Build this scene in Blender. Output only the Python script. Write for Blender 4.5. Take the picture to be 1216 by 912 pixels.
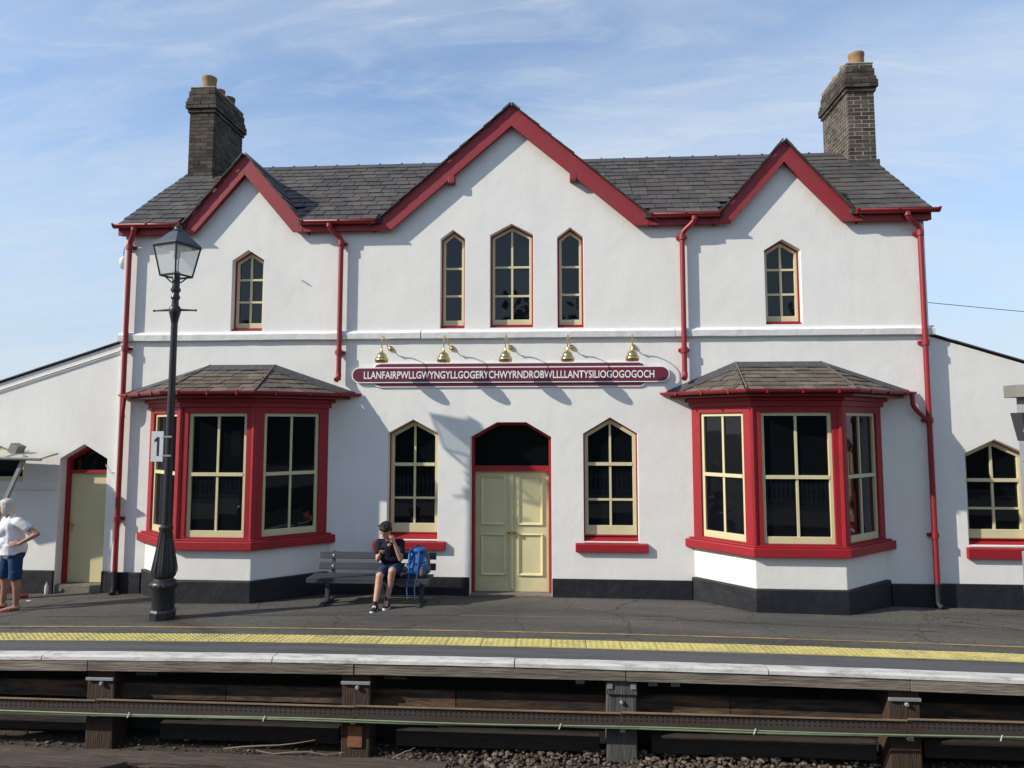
import bpy, math, random
import numpy as np
from mathutils import Vector, Matrix
from mathutils.geometry import tessellate_polygon
random.seed(7)
rng = np.random.default_rng(7)
for o in list(bpy.data.objects): bpy.data.objects.remove(o)
scene = bpy.context.scene
COL = scene.collection

# ------------------------------------------------------------------ camera
cam_d = bpy.data.cameras.new('camera'); cam = bpy.data.objects.new('camera', cam_d); COL.objects.link(cam)
cam_d.sensor_width = 36.0; cam_d.lens = 36.0 * 850 / 1216; cam_d.shift_y = -22 / 1216
cam_d.clip_start = 0.1; cam_d.clip_end = 3000
cam.location = (0, -11.47, 2.66)
cam.rotation_euler = (math.radians(90 + 4.842), 0, math.radians(4.036))
scene.camera = cam
scene.render.resolution_x = 1024; scene.render.resolution_y = 768
# ------------------------------------------------------------------ light
SUN = Vector((2.12, 1.0, -1.45))                    # the way the light travels
elev = math.atan2(-SUN.z, math.hypot(SUN.x, SUN.y))
sd = bpy.data.lights.new('sun', 'SUN'); sd.energy = 3.6; sd.angle = math.radians(0.6); sd.color = (1.0, 0.935, 0.83)
sun = bpy.data.objects.new('sun', sd); COL.objects.link(sun); sun.location = (-40, -30, 30)
sun.rotation_euler = SUN.to_track_quat('-Z', 'Y').to_euler()
world = bpy.data.worlds.new('World'); scene.world = world; world.use_nodes = True
wt = world.node_tree; wn = wt.nodes; wl = wt.links; wn.clear()
out = wn.new('ShaderNodeOutputWorld'); bg = wn.new('ShaderNodeBackground'); bg.inputs[1].default_value = 0.15
sky = wn.new('ShaderNodeTexSky'); sky.sky_type = 'NISHITA'; sky.sun_disc = False
sky.sun_elevation = elev; sky.sun_rotation = math.atan2(-SUN.x, -SUN.y)
sky.air_density = 1.0; sky.dust_density = 0.35; sky.ozone_density = 3.0
tc = wn.new('ShaderNodeTexCoord'); sp = wn.new('ShaderNodeSeparateXYZ'); wl.new(tc.outputs['Generated'], sp.inputs[0])
zc = wn.new('ShaderNodeMath'); zc.operation = 'MAXIMUM'; zc.inputs[1].default_value = 0.0; wl.new(sp.outputs[2], zc.inputs[0])
za = wn.new('ShaderNodeMath'); za.operation = 'ADD'; za.inputs[1].default_value = 0.22; wl.new(zc.outputs[0], za.inputs[0])
dx = wn.new('ShaderNodeMath'); dx.operation = 'DIVIDE'; wl.new(sp.outputs[0], dx.inputs[0]); wl.new(za.outputs[0], dx.inputs[1])
dy = wn.new('ShaderNodeMath'); dy.operation = 'DIVIDE'; wl.new(sp.outputs[1], dy.inputs[0]); wl.new(za.outputs[0], dy.inputs[1])
cb = wn.new('ShaderNodeCombineXYZ'); wl.new(dx.outputs[0], cb.inputs[0]); wl.new(dy.outputs[0], cb.inputs[1])
def cloud(rot, scl, loc, nscale, lo, hi, detail=9, dist=0.6, rough=0.55):
    mp = wn.new('ShaderNodeMapping'); mp.inputs['Rotation'].default_value = (0, 0, math.radians(rot))
    mp.inputs['Scale'].default_value = scl; mp.inputs['Location'].default_value = loc; wl.new(cb.outputs[0], mp.inputs[0])
    nz = wn.new('ShaderNodeTexNoise'); nz.inputs['Scale'].default_value = nscale; nz.inputs['Detail'].default_value = detail
    nz.inputs['Roughness'].default_value = rough; nz.inputs['Distortion'].default_value = dist; wl.new(mp.outputs[0], nz.inputs['Vector'])
    mr = wn.new('ShaderNodeMapRange'); mr.interpolation_type = 'SMOOTHSTEP'
    mr.inputs[1].default_value = lo; mr.inputs[2].default_value = hi; wl.new(nz.outputs[0], mr.inputs[0]); return mr.outputs[0]
c1 = cloud(24, (1.0, 2.2, 1), (3.1, 1.2, 0), 0.7, 0.30, 0.85, dist=0.8)
c2 = cloud(12, (1.0, 3.2, 1), (0.4, 5.3, 0), 2.1, 0.42, 0.80, dist=1.6, rough=0.66)
mx = wn.new('ShaderNodeMath'); mx.operation = 'MULTIPLY_ADD'; mx.inputs[1].default_value = 0.45; wl.new(c2, mx.inputs[0]); wl.new(c1, mx.inputs[2])
cl = wn.new('ShaderNodeMath'); cl.operation = 'MULTIPLY'; cl.use_clamp = True; cl.inputs[1].default_value = 0.72; wl.new(mx.outputs[0], cl.inputs[0])
mixc = wn.new('ShaderNodeMix'); mixc.data_type = 'RGBA'
hz = wn.new('ShaderNodeMapRange'); hz.interpolation_type = 'SMOOTHSTEP'; hz.inputs[1].default_value = 0.0; hz.inputs[2].default_value = 0.5; hz.inputs[3].default_value = 0.85; hz.inputs[4].default_value = 0.0; wl.new(zc.outputs[0], hz.inputs[0])
hmix = wn.new('ShaderNodeMix'); hmix.data_type = 'RGBA'; wl.new(hz.outputs[0], hmix.inputs[0]); wl.new(sky.outputs[0], hmix.inputs[6]); hmix.inputs[7].default_value = (2.45, 2.95, 3.6, 1)
wl.new(cl.outputs[0], mixc.inputs[0]); wl.new(hmix.outputs[2], mixc.inputs[6]); mixc.inputs[7].default_value = (3.25, 3.65, 4.1, 1)
wl.new(mixc.outputs[2], bg.inputs[0]); wl.new(bg.outputs[0], out.inputs[0])
vs = scene.view_settings; vs.view_transform = 'Standard'; vs.look = 'None'; vs.gamma = 1.0; vs.use_curve_mapping = False; vs.exposure = 0.5

# ------------------------------------------------------------------ materials
def mat(name, col, rough=0.6, metal=0.0, col2=None, cscale=3.0, clo=0.35, chi=0.7, stretch=(1, 1, 1), bump=0.0, bscale=20.0, bdist=0.01,
        bdetail=6, rand=0.0, spec=0.5, bump2=None, fine=0.0, coat=0.0, sss=None, streak=0.0, cracks=None):
    m = bpy.data.materials.new(name); m.use_nodes = True; t = m.node_tree; n = t.nodes; l = t.links
    b = n['Principled BSDF']; b.inputs['Roughness'].default_value = rough; b.inputs['Metallic'].default_value = metal
    b.inputs['Specular IOR Level'].default_value = spec; b.inputs['Coat Weight'].default_value = coat
    geo = n.new('ShaderNodeNewGeometry'); mp = n.new('ShaderNodeMapping'); mp.inputs['Scale'].default_value = stretch
    l.new(geo.outputs['Position'], mp.inputs[0]); vec = mp.outputs[0]
    rgb = n.new('ShaderNodeRGB'); rgb.outputs[0].default_value = (*col, 1); cur = rgb.outputs[0]
    if col2:
        nz = n.new('ShaderNodeTexNoise'); nz.inputs['Scale'].default_value = cscale; nz.inputs['Detail'].default_value = 8; nz.inputs['Roughness'].default_value = 0.62
        l.new(vec, nz.inputs['Vector']); mr = n.new('ShaderNodeMapRange'); mr.inputs[1].default_value = clo; mr.inputs[2].default_value = chi; l.new(nz.outputs[0], mr.inputs[0])
        mi = n.new('ShaderNodeMix'); mi.data_type = 'RGBA'; l.new(mr.outputs[0], mi.inputs[0]); l.new(cur, mi.inputs[6]); mi.inputs[7].default_value = (*col2, 1); cur = mi.outputs[2]
    if streak:
        mq = n.new('ShaderNodeMapping'); mq.inputs['Scale'].default_value = (2.6, 2.6, 0.5); l.new(geo.outputs['Position'], mq.inputs[0])
        nz = n.new('ShaderNodeTexNoise'); nz.inputs['Scale'].default_value = 1.3; nz.inputs['Detail'].default_value = 9; nz.inputs['Roughness'].default_value = 0.7; l.new(mq.outputs[0], nz.inputs['Vector'])
        mr = n.new('ShaderNodeMapRange'); mr.inputs[1].default_value = 0.52; mr.inputs[2].default_value = 0.78; mr.inputs[3].default_value = 1.0; mr.inputs[4].default_value = 1-streak; l.new(nz.outputs[0], mr.inputs[0])
        vm = n.new('ShaderNodeVectorMath'); vm.operation = 'SCALE'; l.new(cur, vm.inputs[0]); l.new(mr.outputs[0], vm.inputs[3]); cur = vm.outputs[0]
    if cracks:
        nz = n.new('ShaderNodeTexNoise'); nz.inputs['Scale'].default_value = 2.0; nz.inputs['Detail'].default_value = 5; l.new(geo.outputs['Position'], nz.inputs['Vector'])
        sb = n.new('ShaderNodeVectorMath'); sb.operation = 'MULTIPLY_ADD'; l.new(nz.outputs['Color'], sb.inputs[0]); sb.inputs[1].default_value = (.6, .6, 0); l.new(geo.outputs['Position'], sb.inputs[2])
        vo = n.new('ShaderNodeTexVoronoi'); vo.feature = 'DISTANCE_TO_EDGE'; vo.inputs['Scale'].default_value = cracks[0]; l.new(sb.outputs[0], vo.inputs['Vector'])
        mr = n.new('ShaderNodeMapRange'); mr.inputs[1].default_value = 0.0; mr.inputs[2].default_value = cracks[1]; mr.inputs[3].default_value = cracks[2]; mr.inputs[4].default_value = 1.0; l.new(vo.outputs['Distance'], mr.inputs[0])
        vm = n.new('ShaderNodeVectorMath'); vm.operation = 'SCALE'; l.new(cur, vm.inputs[0]); l.new(mr.outputs[0], vm.inputs[3]); cur = vm.outputs[0]
        # pale spots: old gum and grit
        v2 = n.new('ShaderNodeTexVoronoi'); v2.inputs['Scale'].default_value = 3.3; l.new(geo.outputs['Position'], v2.inputs['Vector'])
        m2 = n.new('ShaderNodeMapRange'); m2.inputs[1].default_value = 0.03; m2.inputs[2].default_value = 0.075; m2.inputs[3].default_value = 1.7; m2.inputs[4].default_value = 1.0; l.new(v2.outputs['Distance'], m2.inputs[0])
        vm = n.new('ShaderNodeVectorMath'); vm.operation = 'SCALE'; l.new(cur, vm.inputs[0]); l.new(m2.outputs[0], vm.inputs[3]); cur = vm.outputs[0]
    if fine:
        nz = n.new('ShaderNodeTexNoise'); nz.inputs['Scale'].default_value = 60; nz.inputs['Detail'].default_value = 4; l.new(vec, nz.inputs['Vector'])
        mr = n.new('ShaderNodeMapRange'); mr.inputs[1].default_value = 0.3; mr.inputs[2].default_value = 0.7; mr.inputs[3].default_value = 1 - fine; mr.inputs[4].default_value = 1 + fine; l.new(nz.outputs[0], mr.inputs[0])
        vm = n.new('ShaderNodeVectorMath'); vm.operation = 'SCALE'; l.new(cur, vm.inputs[0]); l.new(mr.outputs[0], vm.inputs[3]); cur = vm.outputs[0]
    if rand:
        oi = n.new('ShaderNodeObjectInfo'); ad = n.new('ShaderNodeMath'); ad.operation = 'ADD'; l.new(oi.outputs['Random'], ad.inputs[0]); l.new(geo.outputs['Random Per Island'], ad.inputs[1])
        fr = n.new('ShaderNodeMath'); fr.operation = 'FRACT'; l.new(ad.outputs[0], fr.inputs[0])
        mr = n.new('ShaderNodeMapRange'); mr.inputs[3].default_value = 1 - rand; mr.inputs[4].default_value = 1 + rand; l.new(fr.outputs[0], mr.inputs[0])
        vm = n.new('ShaderNodeVectorMath'); vm.operation = 'SCALE'; l.new(cur, vm.inputs[0]); l.new(mr.outputs[0], vm.inputs[3]); cur = vm.outputs[0]
    l.new(cur, b.inputs['Base Color'])
    norm = None
    for (st, sc, di, de) in ([(bump, bscale, bdist, bdetail)] if bump else []) + ([bump2] if bump2 else []):
        nz = n.new('ShaderNodeTexNoise'); nz.inputs['Scale'].default_value = sc; nz.inputs['Detail'].default_value = de; l.new(vec, nz.inputs['Vector'])
        bp = n.new('ShaderNodeBump'); bp.inputs['Strength'].default_value = st; bp.inputs['Distance'].default_value = di; l.new(nz.outputs[0], bp.inputs['Height'])
        if norm: l.new(norm, bp.inputs['Normal'])
        norm = bp.outputs[0]
    if norm: l.new(norm, b.inputs['Normal'])
    if sss: b.inputs['Subsurface Weight'].default_value = sss; b.inputs['Subsurface Scale'].default_value = 0.01
    return m
M = {}
M['render'] = mat('white_render', (0.765, 0.75, 0.71), 0.85, col2=(0.71, 0.695, 0.66), cscale=0.9, clo=0.45, chi=0.75, bump=0.22, bscale=1.7, bdist=0.06, bdetail=4, bump2=(0.22, 16, 0.008, 4), spec=0.25, streak=0.07)
M['render_band'] = mat('white_band', (0.71, 0.705, 0.685), 0.85, col2=(0.56, 0.56, 0.54), cscale=2.5, clo=0.55, chi=0.8, bump=0.4, bscale=5, bdist=0.04, bump2=(0.3, 30, 0.008, 4), spec=0.25)
M['plinth'] = mat('black_plinth', (0.012, 0.013, 0.018), 0.6, col2=(0.028, 0.028, 0.032), cscale=4, clo=0.5, chi=0.8, bump=0.4, bscale=8, bdist=0.03, spec=0.4)
M['red'] = mat('red_paint', (0.32, 0.012, 0.019), 0.5, col2=(0.25, 0.014, 0.02), cscale=4, bump=0.15, bscale=30, bdist=0.005, spec=0.4)
M['red_old'] = mat('faded_red_paint', (0.285, 0.021, 0.031), 0.55, col2=(0.24, 0.034, 0.04), cscale=3, bump=0.2, bscale=14, bdist=0.008, spec=0.4)
M['red_iron'] = mat('red_iron_paint', (0.27, 0.011, 0.019), 0.42, col2=(0.22, 0.02, 0.024), cscale=8, bump=0.2, bscale=30, bdist=0.004)
M['cream'] = mat('cream_paint', (0.62, 0.555, 0.335), 0.45, col2=(0.57, 0.51, 0.31), cscale=6, bump=0.12, bscale=25, bdist=0.004, spec=0.4)
M['cream_door'] = mat('cream_door_paint', (0.63, 0.565, 0.325), 0.5, col2=(0.57, 0.51, 0.29), cscale=2.5, bump=0.2, bscale=9, bdist=0.006, spec=0.4)
M['glass'] = mat('dark_window_glass', (0.004, 0.005, 0.007), 0.02, bump=0.012, bscale=3.5, bdist=0.02, bdetail=2, spec=0.5)
M['slate'] = mat('roof_slate', (0.062, 0.056, 0.053), 0.66, col2=(0.105, 0.090, 0.076), cscale=2.2, clo=0.38, chi=0.72, rand=0.21, bump=0.5, bscale=35, bdist=0.008, fine=0.15, spec=0.35)
M['slate_bay'] = mat('bay_slate', (0.115, 0.092, 0.074), 0.75, col2=(0.16, 0.14, 0.115), cscale=5, clo=0.4, chi=0.8, rand=0.25, bump=0.5, bscale=35, bdist=0.008, fine=0.2, spec=0.25)
M['ridge'] = mat('ridge_tile', (0.06, 0.06, 0.065), 0.6, rand=0.2, bump=0.3, bscale=20, bdist=0.01)
M['deck'] = mat('roof_deck', (0.035, 0.033, 0.032), 0.9)
M['lead'] = mat('lead_flashing', (0.045, 0.046, 0.05), 0.65, col2=(0.15, 0.148, 0.145), cscale=7, clo=0.5, chi=0.85, stretch=(3, 3, 1), bump=0.6, bscale=14, bdist=0.02)
M['brick'] = mat('soot_brick', (0.105, 0.085, 0.066), 0.9, col2=(0.045, 0.04, 0.037), cscale=5, clo=0.35, chi=0.75, rand=0.38, bump=0.6, bscale=45, bdist=0.01, spec=0.15)
M['mortar_dark'] = mat('sooty_mortar', (0.13, 0.115, 0.095), 0.95, col2=(0.045, 0.042, 0.04), cscale=4, clo=0.35, chi=0.65, bump=0.5, bscale=40)
M['mortar'] = mat('mortar', (0.46, 0.42, 0.34), 0.95, col2=(0.22, 0.20, 0.165), cscale=4, clo=0.4, chi=0.7, bump=0.5, bscale=40)
M['pot_buff'] = mat('buff_clay', (0.36, 0.22, 0.10), 0.8, col2=(0.24, 0.15, 0.08), cscale=6, bump=0.2)
M['pot_red'] = mat('terracotta', (0.40, 0.11, 0.045), 0.8, col2=(0.28, 0.085, 0.04), cscale=6, bump=0.2)
M['pot_brown'] = mat('brown_clay', (0.16, 0.10, 0.065), 0.85, col2=(0.08, 0.06, 0.05), cscale=6, bump=0.2)
M['asphalt'] = mat('asphalt', (0.070, 0.066, 0.059), 0.9, col2=(0.125, 0.116, 0.102), cscale=0.8, clo=0.38, chi=0.66, stretch=(0.35, 1.5, 1), cracks=(0.55, .012, .55), bump=0.7, bscale=110, bdist=0.01, fine=0.4, spec=0.25, bump2=(0.35, 3, 0.03, 4))
M['edge_pave'] = mat('edge_paving', (0.105, 0.105, 0.107), 0.85, col2=(0.05, 0.05, 0.052), cscale=2.2, clo=0.42, chi=0.75, stretch=(0.3, 4, 1), bump=0.5, bscale=60, fine=0.3, spec=0.25)
M['yellow'] = mat('tactile_yellow', (0.52, 0.445, 0.15), 0.8, col2=(0.27, 0.24, 0.13), cscale=4, clo=0.45, chi=0.8, rand=0.10, bump=0.3, bscale=80, fine=0.15, spec=0.3)
M['yellow_line'] = mat('worn_yellow_line', (0.40, 0.27, 0.075), 0.8, col2=(0.14, 0.11, 0.07), cscale=3.5, clo=0.42, chi=0.7, fine=0.3)
M['white_edge'] = mat('white_edge_paint', (0.55, 0.535, 0.50), 0.85, col2=(0.20, 0.185, 0.165), cscale=5, clo=0.47, chi=0.78, stretch=(0.8, 3, 3), bump=0.4, bscale=40, fine=0.12)
M['coping'] = mat('grey_painted_face', (0.40, 0.39, 0.37), 0.85, col2=(0.2, 0.18, 0.16), cscale=4, clo=0.45, chi=0.8, bump=0.4, bscale=40)
M['beam'] = mat('weathered_beam', (0.26, 0.225, 0.18), 0.85, col2=(0.09, 0.07, 0.05), cscale=3, clo=0.35, chi=0.7, stretch=(0.6, 4, 7), rand=0.25, bump=0.7, bscale=9, bdist=0.02)
M['plank'] = mat('tarred_plank', (0.034, 0.023, 0.016), 0.85, col2=(0.02, 0.016, 0.014), cscale=2.5, clo=0.35, chi=0.65, stretch=(0.7, 4, 7), rand=0.4, bump=0.7, bscale=9, bdist=0.02)
M['post'] = mat('brown_timber_post', (0.062, 0.033, 0.018), 0.85, col2=(0.035, 0.024, 0.018), cscale=3, clo=0.35, chi=0.7, stretch=(9, 9, 0.7), bump=0.8, bscale=8, bdist=0.02)
M['plank_brown'] = mat('brown_plank', (0.115, 0.066, 0.034), 0.85, col2=(0.02, 0.015, 0.012), cscale=2.2, clo=0.38, chi=0.62, stretch=(0.9, 4, 5), rand=0.4, bump=0.7, bscale=9, bdist=0.02)
M['post_grey'] = mat('grey_timber_post', (0.10, 0.094, 0.085), 0.85, col2=(0.03, 0.028, 0.025), cscale=3, clo=0.4, chi=0.75, stretch=(7, 7, 0.7), bump=0.6, bscale=8, bdist=0.02)
M['galv'] = mat('galvanised_steel', (0.33, 0.34, 0.35), 0.5, metal=0.3, col2=(0.24, 0.25, 0.26), cscale=5, bump=0.1)
M['flange'] = mat('tan_rusty_flange', (0.25, 0.17, 0.105), 0.8, col2=(0.13, 0.08, 0.05), cscale=2.5)
M['rust'] = mat('rusty_steel', (0.24, 0.10, 0.04), 0.8, metal=0.0, col2=(0.12, 0.06, 0.03), cscale=4, bump=0.4, bscale=40)
M['tray'] = mat('tray_steel', (0.05, 0.042, 0.035), 0.75, metal=0.0, col2=(0.045, 0.026, 0.017), cscale=1.5, bump=0.2)
M['black'] = mat('black_hole', (0.006, 0.006, 0.006), 0.9)
M['cable'] = mat('green_cable', (0.20, 0.25, 0.14), 0.55, col2=(0.14, 0.18, 0.11), cscale=6)
M['tie'] = mat('white_cable_tie', (0.7, 0.7, 0.68), 0.5)
M['stone'] = mat('ballast_stone', (0.165, 0.13, 0.10), 0.95, col2=(0.065, 0.05, 0.038), cscale=6, rand=0.5, bump=0.4, bscale=60, spec=0.15)
M['soil'] = mat('track_soil', (0.06, 0.045, 0.033), 0.95, col2=(0.03, 0.024, 0.019), cscale=2, bump=0.8, bscale=25, bdist=0.03)
M['baulk'] = mat('old_sleeper_timber', (0.105, 0.075, 0.055), 0.9, col2=(0.04, 0.03, 0.023), cscale=3, stretch=(0.6, 5, 5), bump=0.9, bscale=10, bdist=0.03)
M['dead_leaf'] = mat('dead_leaf', (0.19, 0.075, 0.035), 0.8, rand=0.5)
M['twig'] = mat('dry_twig', (0.22, 0.17, 0.12), 0.9)
M['iron'] = mat('black_lamp_iron', (0.018, 0.019, 0.022), 0.38, col2=(0.04, 0.035, 0.03), cscale=6, clo=0.5, chi=0.8, bump=0.3, bscale=35, bdist=0.006)
M['lamp_roof'] = mat('lantern_roof', (0.045, 0.06, 0.07), 0.45, bump=0.1)
M['reflector'] = mat('white_reflector', (0.62, 0.63, 0.64), 0.4)
M['brass'] = mat('polished_brass', (0.66, 0.52, 0.22), 0.2, metal=1.0, col2=(0.55, 0.43, 0.18), cscale=8)
M['maroon'] = mat('maroon_sign', (0.145, 0.022, 0.042), 0.35, col2=(0.125, 0.02, 0.038), cscale=3)
M['white'] = mat('sign_white', (0.82, 0.82, 0.82), 0.5)
M['plate'] = mat('grey_white_plate', (0.55, 0.57, 0.60), 0.5)
M['ink'] = mat('black_ink', (0.008, 0.008, 0.01), 0.5)
M['bench'] = mat('dark_bench_paint', (0.030, 0.032, 0.040), 0.5, col2=(0.045, 0.045, 0.05), cscale=5, stretch=(0.6, 4, 4), bump=0.3, bscale=20, bdist=0.006)
M['skin'] = mat('skin', (0.52, 0.30, 0.205), 0.55, col2=(0.47, 0.25, 0.17), cscale=14, sss=0.15)
M['skin_old'] = mat('tanned_skin', (0.40, 0.205, 0.135), 0.55, col2=(0.33, 0.15, 0.10), cscale=14, sss=0.12)
M['hair'] = mat('dark_hair', (0.007, 0.0045, 0.0035), 0.65, bump=0.9, bscale=60, bdist=0.02, stretch=(1, 1, 0.3))
M['hair_w'] = mat('white_hair', (0.62, 0.59, 0.53), 0.55, col2=(0.45, 0.42, 0.37), cscale=30, bump=0.9, bscale=60, bdist=0.02, stretch=(1, 1, 0.25))
M['tee_navy'] = mat('navy_tee', (0.010, 0.012, 0.026), 0.85, bump=0.5, bscale=14, bdist=0.02, spec=0.2)
M['tee_print'] = mat('red_white_print', (0.36, 0.03, 0.03), 0.85, col2=(0.6,0.58,0.55), cscale=28, clo=0.48, chi=0.52)
M['tee_white'] = mat('white_tee', (0.74, 0.73, 0.76), 0.85, bump=0.7, bscale=11, bdist=0.025, spec=0.2)
M['denim'] = mat('denim', (0.022, 0.042, 0.095), 0.85, col2=(0.03, 0.055, 0.12), cscale=12, bump=0.5, bscale=16, bdist=0.015, spec=0.2)
M['denim2'] = mat('blue_shorts', (0.012, 0.042, 0.098), 0.85, col2=(0.02, 0.055, 0.12), cscale=12, bump=0.5, bscale=14, bdist=0.015, spec=0.2)
M['rubber'] = mat('white_rubber', (0.72, 0.71, 0.68), 0.6)
M['canvas'] = mat('black_canvas', (0.022, 0.022, 0.026), 0.8)
M['leather'] = mat('sandal_leather', (0.16, 0.035, 0.03), 0.6)
M['pack'] = mat('blue_pack_nylon', (0.010, 0.115, 0.36), 0.6, col2=(0.01, 0.09, 0.30), cscale=9, bump=0.7, bscale=14, bdist=0.02)
M['pack_grey'] = mat('grey_pack_mesh', (0.10, 0.11, 0.13), 0.8, bump=0.4, bscale=60)
M['strap'] = mat('dark_blue_strap', (0.008, 0.05, 0.18), 0.7)
M['bag'] = mat('patterned_bag', (0.36, 0.34, 0.31), 0.8, col2=(0.03, 0.028, 0.024), cscale=13, clo=0.44, chi=0.56, bump=0.5, bscale=18, bdist=0.02)
M['wood_slat'] = mat('tan_slat', (0.42, 0.29, 0.13), 0.7)
M['box_grey'] = mat('dark_grey_box', (0.045, 0.048, 0.055), 0.5)
M['cap_grey'] = mat('grey_cap', (0.20, 0.19, 0.17), 0.8, bump=0.3)
M['col_grey'] = mat('light_grey_column', (0.30, 0.315, 0.33), 0.5, col2=(0.25, 0.26, 0.27), cscale=3)
M['canopy'] = mat('pale_canopy_sheet', (0.52, 0.50, 0.42), 0.6, col2=(0.42, 0.40, 0.33), cscale=4)
M['step'] = mat('stone_step', (0.20, 0.17, 0.13), 0.9, col2=(0.12, 0.10, 0.08), cscale=6, bump=0.5, bscale=30)
M['grate'] = mat('drain_grate', (0.03, 0.03, 0.03), 0.7)
M['litter'] = mat('litter_paper', (0.65, 0.6, 0.55), 0.7)
M['can_red'] = mat('red_can', (0.45, 0.05, 0.04), 0.4)
M['bottle'] = mat('cloudy_bottle', (0.55, 0.58, 0.58), 0.25)
M['leaf'] = mat('hedge_leaf', (0.045, 0.075, 0.022), 0.7, rand=0.5)
M['bark'] = mat('bark', (0.08, 0.06, 0.045), 0.9)
M['paving_far'] = mat('far_platform', (0.12, 0.115, 0.105), 0.9)
M['wire'] = mat('black_wire', (0.012, 0.012, 0.012), 0.6)
M['wdirt'] = mat('grass_ground', (0.06, 0.075, 0.03), 0.95, col2=(0.08, 0.07, 0.04), cscale=0.4)
# clear lantern glass, slightly milky
g = bpy.data.materials.new('lantern_glass'); g.use_nodes = True; t = g.node_tree; n = t.nodes; n.clear()
o_ = n.new('ShaderNodeOutputMaterial'); tr = n.new('ShaderNodeBsdfTransparent'); tr.inputs[0].default_value = (0.93, 0.95, 0.96, 1)
pb = n.new('ShaderNodeBsdfPrincipled'); pb.inputs['Base Color'].default_value = (0.75, 0.75, 0.74, 1); pb.inputs['Roughness'].default_value = 0.12
ms = n.new('ShaderNodeMixShader'); ms.inputs[0].default_value = 0.16; t.links.new(tr.outputs[0], ms.inputs[1]); t.links.new(pb.outputs[0], ms.inputs[2]); t.links.new(ms.outputs[0], o_.inputs[0])
M['lglass'] = g

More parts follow.
